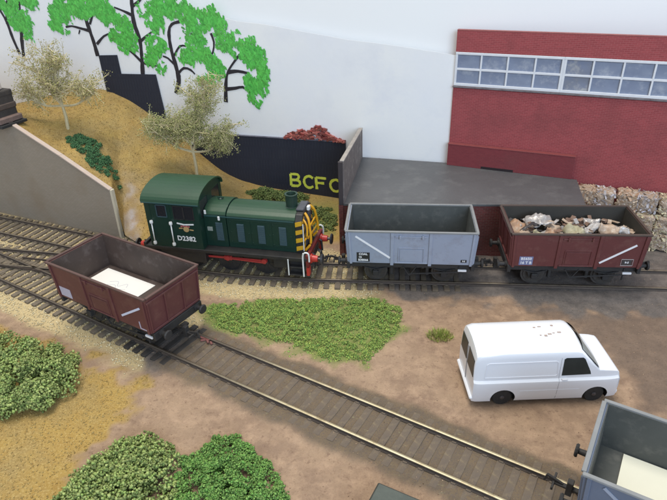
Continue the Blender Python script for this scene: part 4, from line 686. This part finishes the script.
# bonnet
def bonnet(x0, x1, hw, zs, zc, m_, name):
    P = [(-hw, ZF), (-hw, zs)]+[(-hw*math.cos(t), zs+(zc-zs)*math.sin(t)) for t in (.25, .5, .8, 1.1, 1.35, 1.57, 1.79, 2.04, 2.34, 2.64, 2.89)]+[(hw, zs), (hw, ZF)]
    mb = MB(); mb.prism([(x0, y, z) for y, z in P], (x1-x0, 0, 0), bev=.02); o = mb.build(name, m_, lo); return o
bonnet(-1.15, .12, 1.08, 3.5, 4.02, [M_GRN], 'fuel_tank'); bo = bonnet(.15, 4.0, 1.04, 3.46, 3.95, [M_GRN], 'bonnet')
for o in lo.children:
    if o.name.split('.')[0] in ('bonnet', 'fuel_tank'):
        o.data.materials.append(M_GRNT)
        for p in o.data.polygons: p.material_index = 1 if p.normal.z > .3 else 0  # upward faces take the lighter green, overhead light painted in
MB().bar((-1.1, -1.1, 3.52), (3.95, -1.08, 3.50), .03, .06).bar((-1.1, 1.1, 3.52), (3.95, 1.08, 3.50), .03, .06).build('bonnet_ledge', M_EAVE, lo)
for u in (-.3, .92, 2.1, 3.3):
    for s in (-1, 1):
        mb = MB(); mb.box(u-.2, u+.2, s*1.07-.035, s*1.07+.035, 2.05, 3.15, .012)
        for k in range(9): mb.bar((u-.17, s*1.108, 2.12+k*.12), (u+.17, s*1.108, 2.12+k*.12), .03, .05)
        mb.build('louvre', M_LOUV, lo)
for u0, u1 in ((.3, 1.5), (1.5, 2.7), (2.7, 3.88)):
    for s in (-1, 1):
        mb = MB(); y = s*1.045; mb.box(u0+.015, u1-.015, y-.012, y+.012, 1.9, 3.38, .008)
        for z in (2.0, 2.6, 3.2): mb.box(u0+.03, u0+.1, y-.03, y+.03, z, z+.07, .01)
        mb.box(u1-.16, u1-.08, y-.035, y+.035, 2.55, 2.63, .01); mb.build('bonnet_door', M_GRN, lo)
MB().box(-1.0, -.7, -1.12, -1.07, 2.62, 2.86, .01).build('works_plate', mat('plate', (.25, .28, .25), rough=.4), lo)
for u, y, z in ((-1.0, -1.12, 3.75), (-.25, -1.12, 3.42)): MB().box(u-.06, u+.06, y-.03, y+.03, z-.12, z+.12, .02).build('lamp_iron', M_HRW, lo)
MB().tube([(-.55, .1, 4.0), (-.55, .1, 4.13)], .05, 8).tube([(-.75, .1, 4.1), (-.35, .1, 4.1)], .03, 6).lathe([(0, .14), (.05, .14), (.08, .06)], (-.55, .1, 4.0), (0, 0, 1), 10).build('filler_cap', M_GRN, lo)
MB().lathe([(0, .36), (.06, .36), (.08, .31), (.68, .33), (.72, .36), (.78, .36), (.78, .26), (.4, .22)], (3.58, 0, 3.88), (0, 0, 1), 20).build('chimney', mat('chimney_green', (.018, .05, .032), (.012, .03, .022), 2, .5), lo)
# nose: radiator with wasp stripes
MB().prism([(4.0, y, z) for y, z in [(-1.06, ZF), (-1.06, 3.5), (-.8, 3.85), (0, 4.0), (.8, 3.85), (1.06, 3.5), (1.06, ZF)]], (.4, 0, 0), bev=.03).build('radiator_case', M_LBLK, lo)
MB().box(3.95, 4.38, -.55, .55, 3.92, 4.04, .03).build('case_top', M_GREY, lo)
for k in range(4):
    z = 1.78+k*.48
    for s in (-1, 1): MB().prism([(4.02, s*1.075, z), (4.39, s*1.075, z+.12), (4.39, s*1.075, z+.36), (4.02, s*1.075, z+.26)], (0, -s*.03, 0)).build('wasp_stripe', M_WASP, lo)
for k in range(4):
    z = 1.75+k*.5
    for s in (-1, 1): MB().prism([(4.405, s*1.0, z), (4.405, s*.62, z+.2), (4.405, s*.62, z+.44), (4.405, s*1.0, z+.24)], (.015, 0, 0)).build('wasp_stripe', M_WASP, lo)
mb = MB(); mb.box(4.40, 4.44, -.6, .6, 1.9, 3.6, .01)
for k in range(11): mb.box(4.44, 4.47, -.55, .55, 1.98+k*.145, 2.04+k*.145, 0)
mb.build('radiator_grille', M_GREY, lo)
for s in (-1, 1):
    MB().tube(catmull3([(4.45, s*.85, 1.75), (4.75, s*.8, 2.2), (4.72, s*.72, 3.0), (4.62, s*.6, 3.55), (4.42, s*.5, 3.82)]), .07, 7).build('handrail', M_ORG, lo)
    MB().tube(catmull3([(4.45, s*.98, 2.4), (4.62, s*.98, 2.7), (4.6, s*.9, 3.3), (4.42, s*.85, 3.6)]), .055, 7).build('handrail', M_ORG, lo)
mb = MB(); mb.bar((4.6, -.78, 2.45), (4.7, .78, 2.45), .07).bar((4.66, -.72, 3.05), (4.66, .72, 3.05), .07); mb.build('ladder_rung', M_ORG, lo)
MB().box(4.42, 4.58, -.14, .14, 3.78, 4.02, .03).build('lamp', M_HRW, lo)
MB().tube([(4.42, -1.04, 1.8), (4.44, -1.04, 3.4)], .03, 6).build('nose_handrail', M_HRW, lo)
# buffer beams, buffers, steps
for s in (-1, 1):
    x = s*4.72; MB().box(x-.09, x+.09, -1.6, 1.6, 1.12, 1.82, .02).build('buffer_beam', M_DRED if s > 0 else M_LBLK, lo)
    if s > 0: MB().box(4.63, 4.80, -1.55, -1.22, .55, 1.05, .02).box(4.63, 4.80, 1.22, 1.55, .55, 1.05, .02).build('guard_plate', M_LRED, lo)
    for y in (-1.15, 1.15):
        b_ = MB().lathe([(0, .26), (.08, .26), (.1, .2), (.4, .17)], (x+s*.08, y, 1.45), (s, 0, 0), 14).build('buffer', M_LRED, lo)
        MB().lathe([(.38, .08), (.58, .08), (.58, .3), (.63, .32), (.68, .28)], (x+s*.08, y, 1.45), (s, 0, 0), 16).build('buffer_head', M_STEEL if s > 0 else M_LBLK, b_)
    mb = MB(); mb.bar((x, 0, .85), (x+s*.75, 0, .85), .16, .08).bar((x+s*.7, -.35, .86), (x+s*.7, .35, .86), .07, .12).bar((x+s*.6, .0, .95), (x+s*1.05, 0, 1.0), .08).tube([(x, -.5, 1.15), (x+s*.25, -.5, 1.0), (x+s*.3, -.5, .6)], .05, 6).tube([(x, .5, 1.15), (x+s*.25, .5, 1.0), (x+s*.3, .5, .6)], .05, 6).tube([(x, -.8, 1.6), (x+s*.2, -.8, 1.5), (x+s*.25, -.75, .9), (x+s*.15, -.7, .6)], .06, 6).tube([(x, .8, 1.6), (x+s*.2, .8, 1.5), (x+s*.25, .75, .9)], .06, 6).box(min(x, x+s*.12), max(x, x+s*.12), -.45, .45, 1.15, 1.6, .03).tube([(x, .15, 1.35), (x+s*.3, .12, 1.1), (x+s*.3, .05, .6)], .04, 6); mb.build('coupling', M_LBLK, lo)
for s in (-1, 1):
    y = s*1.62
    for u0 in (3.66, -4.5):
        mb = MB(); mb.box(u0, u0+.85, min(y, y-s*.35), max(y, y-s*.35), .55, .61, .01).box(u0, u0+.85, min(y, y-s*.3), max(y, y-s*.3), 1.03, 1.08, .01).box(u0, u0+.85, min(y-s*.33, y-s*.37), max(y-s*.33, y-s*.37), .55, 1.5, .0); mb.build('step', M_LBLK, lo)
    MB().tube([(3.66, y, .55), (3.66, y, 1.55)], .035, 6).build('step_post', M_HRW, lo)
    MB().tube(catmull3([(4.5, y, .55), (4.5, y, 1.8), (4.6, y, 2.02), (4.78, y, 2.02), (4.84, y, 1.85), (4.84, y, 1.5)]), .045, 7).build('step_post', M_HRW, lo)
# ------------------------------------------------------------------ white van
VH = R(5.5); va = tag(empty('van', (4.86, -8.40, .04), VH), 'small white panel van with dark windows parked on the bare earth', 'van')
M_VAN = mat('van_white', (.76, .78, .83), (.74, .76, .81), .8, .3, .03, 5, spec=.5, coat=.2); M_VGL = mat('van_glass', (.018, .024, .024), (.03, .036, .036), 2, .3, spec=.25); M_VBLK = mat('van_black', (.012, .012, .013), rough=.6); M_VSCR = mat('screen_glass', (.23, .25, .24), (.3, .32, .31), 1, .12, spec=.7); M_CHIP = mat('bare_metal_chip', (.36, .28, .24), rough=.7); M_TYRE = mat('tyre', (.014, .014, .015), (.03, .03, .03), 3, .75); M_HUB = mat('hub', (.10, .10, .11), rough=.4, metal=.6)
def vcap(x):   # height of the roof line / bonnet at x
    pts = [(-2.86, 2.0), (-2.83, 2.45), (-2.78, 2.66), (-2.62, 2.76), (-1.5, 2.81), (.7, 2.80), (1.16, 2.78), (1.32, 2.71), (2.10, 1.75), (2.14, 1.70), (2.6, 1.64), (2.84, 1.58), (2.93, 1.50), (2.97, 1.32), (2.985, .95)]
    return float(np.interp(x, *zip(*pts)))
def vhalf(z, x):
    pr = [(.22, 1.17), (.36, 1.23), (.9, 1.27), (1.16, 1.29), (1.25, 1.28), (1.34, 1.19), (1.42, 1.175), (2.30, 1.09), (2.44, 1.07), (2.52, 1.03), (2.60, .93), (2.70, .66), (2.77, .3), (2.81, 0)]
    y = float(np.interp(z, *zip(*pr))); k = 1.0
    if x > 2.3: k = 1-.06*((x-2.3)/.7)**2
    if x < -2.6: k = 1-.05*((-2.6-x)/.25)**2
    return y*k
VX = [-2.86, -2.83, -2.78, -2.7, -2.55, -2.3, -1.6, -.8, 0, .6, .95, 1.16, 1.32, 1.52, 1.74, 1.95, 2.10, 2.14, 2.4, 2.6, 2.75, 2.84, 2.93, 2.97, 2.985]
b = bmesh.new(); rings = []
for x in VX:
    c = vcap(x); lo_z = .22; H = []
    ts = [0, .1, .25, .363, .398, .433, .464, .6, .7, .8, .858, .89, .92, .957, .985, 1.0]
    for t in ts:
        z = (lo_z+2.59*t if t <= .434 else 1.344+(c-1.344)*(t-.434)/.566) if c > 1.45 else lo_z+(c-lo_z)*t
        full = vhalf(z, x); bl_ = min(1, max(0, (x-1.5)/.6))
        if z > 1.2: full = full*(1-bl_)+max(full, 1.245*(vhalf(1.2, x)/1.29))*bl_
        if c < 2.75: e_ = max(0, (t-.8)/.2); full = min(full, vhalf(min(z, 2.4), x)); full *= math.sqrt(max(0, 1-e_**(9 if c < 1.75 else 4))) if t > .8 else 1
        H.append((full, z))
    H[-1] = (0, c); rings.append([b.verts.new((x, -y, z)) for y, z in H]+[b.verts.new((x, y, z)) for y, z in H[-2::-1]])
for A, B in zip(rings, rings[1:]):
    for k in range(len(A)-1): b.faces.new((A[k], B[k], B[k+1], A[k+1]))
    b.faces.new((A[-1], B[-1], B[0], A[0]))
b.faces.new(rings[0][::-1]); b.faces.new(rings[-1]); bmesh.ops.recalc_face_normals(b, faces=b.faces)
me = bpy.data.meshes.new('body'); b.to_mesh(me); b.free(); body = link('body', me, M_VAN, va)
ct = MB()
for u in (-1.62, 2.12):
    for s in (-1, 1): ct.lathe([(0, .50), (.6, .50)], (u, s*.95, .38), (0, s, 0), 24)
cut = ct.build('cutter', M_VBLK, va); md = body.modifiers.new('arch', 'BOOLEAN'); md.operation = 'DIFFERENCE'; md.object = cut; md.solver = 'EXACT'
bpy.context.view_layer.update(); dg = bpy.context.evaluated_depsgraph_get(); nm = bpy.data.meshes.new_from_object(body.evaluated_get(dg)); body.modifiers.clear(); body.data = nm; nm.name = 'body'
bpy.data.objects.remove(cut)
nm.materials.clear(); nm.materials.append(M_VAN); nm.materials.append(M_VBLK)
for p in nm.polygons:
    c = p.center; arch = any(abs(math.hypot(c.x-u, c.z-.38)-.50) < .03 for u in (-1.62, 2.12)) and abs(c.y) > .9 and abs(p.normal.y) < .3
    inner = abs(abs(c.y)-.95) < .01 and c.z < 1.0
    p.material_index = 1 if arch or inner else 0; p.use_smooth = True
try: nm.set_sharp_from_angle(angle=R(24))
except Exception: pass
MB().box(-2.75, 2.85, -1.0, 1.0, .16, .4, .03).build('underbody', M_VBLK, va)
for u in (-1.62, 2.12):
    for s in (-1, 1):
        w_ = MB().lathe([(-.13, .3), (-.13, .36), (-.08, .41), (.06, .41), (.1, .37), (.1, .26)], (u, s*1.04, .37), (0, s, 0), 22).build('wheel', M_TYRE, va)
        MB().lathe([(.03, .25), (.1, .22), (.06, .11), (.12, .09), (.14, .03)], (u, s*1.04, .37), (0, s, 0), 16).build('hub_cap', M_HUB, w_)
yv = lambda z: vhalf(z, 0)
for s in (-1, 1):
    def pan(name, poly, m_, dz=.012, th=.02): return MB().prism([(x, s*(yv(z)+dz), z) for x, z in poly], (0, -s*th, 0)).build(name, m_, va)
    pan('side_window', [(.62, 1.46), (1.78, 1.48), (1.74, 1.62), (1.46, 2.2), (1.38, 2.27), (.72, 2.28), (.64, 2.22)], M_VGL)
    mb = MB(); fr = [(-2.45, 1.46), (.38, 1.46), (.44, 1.52), (.42, 2.08), (.34, 2.14), (-2.3, 2.14), (-2.38, 2.08)]
    for a, c in zip(fr, fr[1:]+fr[:1]): mb.bar((a[0], s*(yv(a[1])+.004), a[1]), (c[0], s*(yv(c[1])+.004), c[1]), .03, .035)
    mb.bar((-1.0, s*1.262, .8), (1.4, s*1.262, .8), .02, .03); mb.build('side_moulding', M_VAN, va)
    mb = MB(); ds = [(.54, 2.28), (.53, 1.9), (.52, 1.44), (.52, 1.35), (.52, 1.26), (.52, 1.17), (.52, .9), (.52, .6), (.52, .3)]
    for a, c in zip(ds, ds[1:]): mb.bar((a[0], s*(yv(a[1])-.001), a[1]), (c[0], s*(yv(c[1])-.001), c[1]), .012, .014)
    mb.build('door_gap', mat('gap_grey', (.30, .30, .33), rough=.7), va)
    MB().box(.62, .84, s*1.27-.04, s*1.27+.04, 1.3, 1.36, .015).build('door_handle', M_VAN, va)
sc_ = [(1.36, z_) for z_ in ()]
def screen(name, m_, k0, k1, yw0, yw1, dz):
    V = []; n_ = 9
    for j in range(4):
        t = k0+(k1-k0)*j/3; x = 1.32+.78*t; z = vcap(x)+dz
        for i in range(n_): q = (i/(n_-1)*2-1); yy = q*(yw0+(yw1-yw0)*t); V.append((x+.05*(1-q*q), yy, z+.02*(1-q*q)-(.16-.12*t)*abs(q)**4))
    F = [(j*n_+i, j*n_+i+1, (j+1)*n_+i+1, (j+1)*n_+i) for j in range(3) for i in range(n_-1)]; return raw(name, V, F, m_, va, True)
screen('screen_rubber', M_VBLK, .05, .98, .88, 1.15, .014); screen('windscreen', M_VSCR, .10, .93, .85, 1.11, .04)
for s in (-1, 1):
    MB().prism([(-2.865, s*.1, 1.42), (-2.865, s*1.02, 1.42), (-2.84, s*.97, 2.2), (-2.84, s*.12, 2.26)], (-.02, 0, 0)).build('rear_window', M_VGL, va)
    MB().lathe([(0, .2), (.05, .2), (.08, .14)], (2.92, s*.85, 1.0), (1, 0, 0), 14).build('headlight', mat('lamp_glass', (.55, .55, .52), rough=.2), va)
MB().bar((-2.865, 0, 2.2), (-2.875, 0, .5), .02, .03).build('rear_door_gap', mat('gap_grey2', (.30, .30, .33), rough=.7), va)
MB().box(-2.96, -2.82, -1.2, 1.2, .34, .5, .05).build('rear_bumper', M_VAN, va); MB().box(2.9, 3.06, -1.16, 1.16, .36, .56, .05).build('front_bumper', M_VAN, va)
MB().box(2.92, 2.99, -.6, .6, .8, 1.15, .02).build('grille', M_VBLK, va)
mb = MB()
for x, y, l, w_ in ((-.2, .25, .05, .04), (.02, .3, .07, .03), (.55, .35, .05, .05), (-.1, -.25, .04, .03), (.1, -.28, .06, .05), (.28, -.2, .08, .04), (.45, -.15, .05, .03), (.68, -.12, .08, .04)):
    z = vcap(x); q = np.interp(abs(y), [0, .3, .66], [2.805, 2.785, 2.74]); mb.box(x-l, x+l, y-w_, y+w_, q-.03, q+.006, .012)
mb.build('paint_chip', M_CHIP, va)
# ------------------------------------------------------------------ bushes of clump foliage
def foliage_mat(name, c, c2, tint): return mat(name, c, c2, 1.3, .85, island=.45, tint=tint)
M_F1 = foliage_mat('bush_green', (.23, .31, .085), (.15, .24, .06), (.32, .37, .13)); M_F2 = foliage_mat('bright_green', (.11, .27, .05), (.085, .21, .04), (.19, .31, .08)); M_F3 = foliage_mat('grass_green', (.15, .28, .06), (.11, .22, .05), (.34, .40, .09)); M_F4 = foliage_mat('dark_green', (.035, .12, .045), (.025, .085, .03), (.07, .16, .06)); M_F5 = foliage_mat('scrub_green', (.10, .15, .035), (.07, .11, .03), (.17, .2, .06))
def lumps(C, rad, per, sz, name, m_, label, cat, kind=None, group=None):
    P = []; S = []
    for c, r_ in zip(C, rad):
        n = int(per*(.7+.6*rng.random())); d = nr.normal(size=(n, 3)); d /= np.linalg.norm(d, axis=1)[:, None]; d[:, 2] = np.abs(d[:, 2])*.9-.25*(nr.random(n) < .4)
        P.append(np.array(c)+d*(r_*(.62+.45*nr.random(n)))[:, None]); S.append(nr.uniform(sz*.55, sz*1.3, n))
    P = np.concatenate(P); S = np.concatenate(S); c0 = (float(P[:, 0].mean()), float(P[:, 1].mean()), 0.0)
    o = crumbs(name, P-np.array(c0), S, m_, base=(OCT_V, OCT_F) if sz < .06 else (ICO_V, ICO_F), jit=.5); o.location = c0; tag(o, label, cat, group, kind); return o
def bush(poly, hmax, n, rr, per, sz, m_, label, name='bush', zf=lambda x, y: 0.0, gap=.33, cat='bush', kind=None, group=None, seed=0):
    xs_ = [p[0] for p in poly]; ys_ = [p[1] for p in poly]; C = []; Rr = []; t = 0
    while len(C) < n and t < n*60:
        t += 1; x, y = rng.uniform(min(xs_), max(xs_)), rng.uniform(min(ys_), max(ys_)); d = float(sdist(np.array([x]), np.array([y]), poly)[0])
        if d < 0: continue
        if any((x-c[0])**2+(y-c[1])**2 < (rr*gap*1.7)**2 for c in C): continue
        h = hmax*min(1, (d/1.1))**.6*(.6+.6*float(vnoise(np.array([x]), np.array([y]), .9, seed+5, 2)[0])); C.append((x, y, zf(x, y)+max(.02, h-rr*.5))); Rr.append(rr*rng.uniform(.7, 1.25))
        if h > rr*1.8:
            for k in range(int(h/rr/1.1)): C.append((x+rng.uniform(-.1, .1), y-rng.uniform(0, .1), zf(x, y)+h*rng.random()*.7)); Rr.append(rr*rng.uniform(.7, 1.1))
    return lumps(C, Rr, per, sz, name, m_, label, cat, kind, group)
G1 = 'green foam bushes on the layout'
bush([(-21, -6.4), (-18.6, -6.7), (-17.0, -7.0), (-15.6, -7.9), (-14.8, -9.2), (-14.6, -10.3), (-15.1, -11.1), (-16.1, -11.3), (-17.0, -11.8), (-18.4, -12.2), (-22, -11)], 1.2, 165, .42, 130, .058, M_F1, 'large mid green bush at the left edge in front of the track', group=G1, gap=.37, seed=1)
bush([(-12.1, -13.4), (-11.4, -12.5), (-10.5, -12.3), (-9.6, -12.9), (-9.0, -13.3), (-8.8, -15), (-9.5, -17), (-13, -17), (-12.6, -14.8)], 1.15, 115, .42, 130, .058, M_F1, 'mid green bush at the bottom edge, left of the brighter green one', group=G1, gap=.36, seed=2)
bush([(-8.9, -13.0), (-7.9, -12.0), (-7.0, -11.9), (-6.3, -12.7), (-5.5, -13.3), (-4.9, -14.2), (-4.8, -17), (-8.9, -17)], .5, 300, .22, 80, .042, M_F2, 'low bright green bush at the bottom edge beside the front track', group=G1, gap=.2, seed=3)
bush([(-22.3, 7.9), (-21.2, 8.3), (-20.0, 7.6), (-18.9, 6.6), (-18.5, 5.7), (-19.2, 5.4), (-20.4, 6.0), (-21.8, 7.0)], .36, 75, .22, 80, .045, M_F4, 'dark green low bush on the hillside above the grey retaining wall', zf=hz, group=G1, seed=4)
bush([(-11.2, 9.6), (-10.3, 10.7), (-7.2, 10.2), (-6.6, 9.4), (-7.4, 8.6), (-10.0, 8.6)], .75, 80, .28, 85, .05, M_F5, 'scrubby green bush at the foot of the black wall behind the locomotive', zf=hz, group=G1, seed=5)
bush([(-6.7, 8.2), (-5.2, 8.6), (-4.5, 7.2), (-4.5, 5.6), (-5.6, 4.8), (-6.8, 6)], .16, 70, .2, 40, .055, M_F5, 'thin green weeds between the locomotive nose and the dock corner', name='weeds', zf=hz, cat='weeds', kind='stuff', seed=6)
bush(GRS, .12, 1000, .14, 34, .03, M_F3, 'patch of bright green grass between the two tracks', name='grass', cat='grass', kind='stuff', gap=.17, seed=7)
P = gpts(np.where(view, np.clip(grn*1.2-.1, 0, 1)*(.25+vnoise(GX, GY, .8, 41)), 0), 14000, .01)
tag(crumbs('grass_flock', P, nr.uniform(.018, .045, len(P)), M_F3), 'loose green flock round the grass patch', kind='stuff')
V = []; F = []
for i in range(520):
    a = rng.random()*6.283; q = rng.random()**.6; x, y = math.cos(a)*q*.62, math.sin(a)*q*.48; h = rng.uniform(.12, .34)*(1.1-.6*q); lx, ly = math.cos(a)*h*.5*q+rng.gauss(0, .07), math.sin(a)*h*.5*q+rng.gauss(0, .07); t = rng.random()*3.14; wx, wy = math.cos(t)*.016, math.sin(t)*.016; k = len(V)
    V += [(x-wx, y-wy, 0), (x+wx, y+wy, 0), (x+lx*.45+wx*.7, y+ly*.45+wy*.7, h*.65), (x+lx*.45-wx*.7, y+ly*.45-wy*.7, h*.65), (x+lx, y+ly, h)]; F += [(k, k+1, k+2), (k, k+2, k+3), (k+3, k+2, k+4)]
o = raw('grass_tuft', V, F, mat('tuft_green', (.24, .33, .06), (.30, .34, .09), 1.5, .8, island=.4, tint=(.36, .40, .10))); o.location = (1.28, -5.3, 0); tag(o, 'small tuft of yellow green grass beside the rear of the white van', 'grass tuft')
# ------------------------------------------------------------------ dry seafoam trees on the hill
M_TW = mat('dry_twig', (.62, .54, .34), (.50, .42, .25), 3, .85); M_TL = mat('dry_leaf', (.44, .40, .15), (.30, .33, .11), 1.2, .85, island=.4, tint=(.44, .38, .17)); M_TL2 = mat('dry_leaf_green', (.33, .36, .12), (.26, .29, .09), 1.2, .85, island=.3, tint=(.48, .45, .22))
def dry_tree(base, blobs, label, ml, nleaf, ntw, seed):
    r = random.Random(seed); e = tag(empty('tree', base), label, 'tree', 'dry twiggy trees on the hill'); mb = MB(); B0 = Vector(base); tips = []
    cz = sum(b_[0][2] for b_ in blobs)/len(blobs); fork = Vector((.05, 0, (min(b_[0][2]-b_[1][2]*.5 for b_ in blobs)-base[2])*.75))
    mb.tube([(0, 0, -.2), tuple(fork*.5+Vector((.06, 0, 0))), tuple(fork)], .12, 6, r1=.09)
    for (c, s, n) in blobs:
        c = Vector(c)-B0; hub = c+Vector((0, 0, -s[2]*.35)); bend = fork.lerp(hub, .5)+Vector((r.uniform(-.15, .15), r.uniform(-.1, .1), -.12*abs(hub.x-fork.x)))
        mb.tube(catmull3([tuple(fork), tuple(bend), tuple(hub)], .25), .085, 5, r1=.055, caps=False)
        for k in range(n):
            t = Vector((r.gauss(0, .5), r.gauss(0, .5), r.gauss(.1, .5))); t = c+Vector((t.x*s[0], t.y*s[1], t.z*s[2])); q_ = r.uniform(.45, 1); a = fork.lerp(bend, q_*2) if q_ < .5 else bend.lerp(hub, q_*2-1); mid = (a+t)/2+Vector((r.uniform(-.3, .3), r.uniform(-.3, .3), r.uniform(-.1, .35)))
            mb.tube([a, mid, t], .048, 4, r1=.025, caps=False)
            for j in range(ntw):
                q = mid.lerp(t, r.random()) if r.random() < .6 else a.lerp(mid, .4+.6*r.random()); d = Vector((r.gauss(0, 1), r.gauss(0, 1), r.gauss(.25, .8))).normalized(); ln = r.uniform(.35, 1.0); p1 = q+d*ln*.5+Vector((0, 0, r.uniform(-.05, .12))); p2 = q+d*ln
                mb.tube([q, p1, p2], .022, 3, r1=.012, caps=False); tips += [p1, p2]
                for _ in range(2):
                    d2 = (d+Vector((r.gauss(0, .8), r.gauss(0, .8), r.gauss(0, .8)))).normalized(); p3 = p1.lerp(p2, r.random())+d2*r.uniform(.15, .38); mb.tube([p1, p3], .013, 3, r1=.009, caps=False); tips.append(p3)
    mb.build('branches', M_TW, e); T = np.array([tuple(t) for t in tips]); k = nr.integers(0, len(T), nleaf)
    crumbs('crown', T[k]+nr.normal(0, .10, (nleaf, 3)), nr.uniform(.016, .046, nleaf), ml, e, base=(OCT_V, OCT_F))
z1 = hz(-22.9, 8.9); dry_tree((-22.6, 8.7, z1-.1), [((-22.7, 8.4, 9.0), (2.3, 1.2, .9), 15), ((-25.2, 9.0, 8.4), (1.3, 1.0, 1.0), 8), ((-20.2, 8.4, 8.5), (1.3, 1.0, .8), 9), ((-22.2, 8.4, 10.6), (1.8, .9, .7), 9), ((-23.6, 8.4, 10.2), (1.2, .9, .6), 5)], 'sparse straw coloured tree with a wide open crown on the hill crest', M_TL, 6500, 10, 3)
T2 = (-14.25, 8.6); z2 = hz(*T2)
dry_tree((*T2, z2-.1), [((-14.3, 8.3, 6.0), (1.9, 1.1, .9), 20), ((-16.2, 8.5, 5.8), (1.3, .8, .85), 13), ((-12.2, 8.2, 5.4), (1.3, .8, .85), 14), ((-13.2, 8.4, 8.0), (1.5, .8, 1.1), 8), ((-12.6, 8.4, 9.2), (1.0, .7, .7), 3)], 'olive green bushy tree standing on the slope behind the locomotive cab', M_TL2, 20000, 12, 9)
# ------------------------------------------------------------------ small dark box at the lower edge
e = tag(empty('dark_box', (-1.0, -16.1, .02), R(-24)), 'dark green grey flat topped box cut off by the bottom edge, beside the front track', 'box')
MB().box(-1.25, 1.6, -1.3, 1.28, 0, .96, .03).build('body', mat('box_black', (.03, .033, .03), rough=.6), e)
MB().box(-1.2, 1.55, -1.25, 1.22, .962, 1.0, .02).build('lid', mat('box_lid', (.075, .09, .075), (.05, .06, .052), 1.5, .6, .3, 5), e)
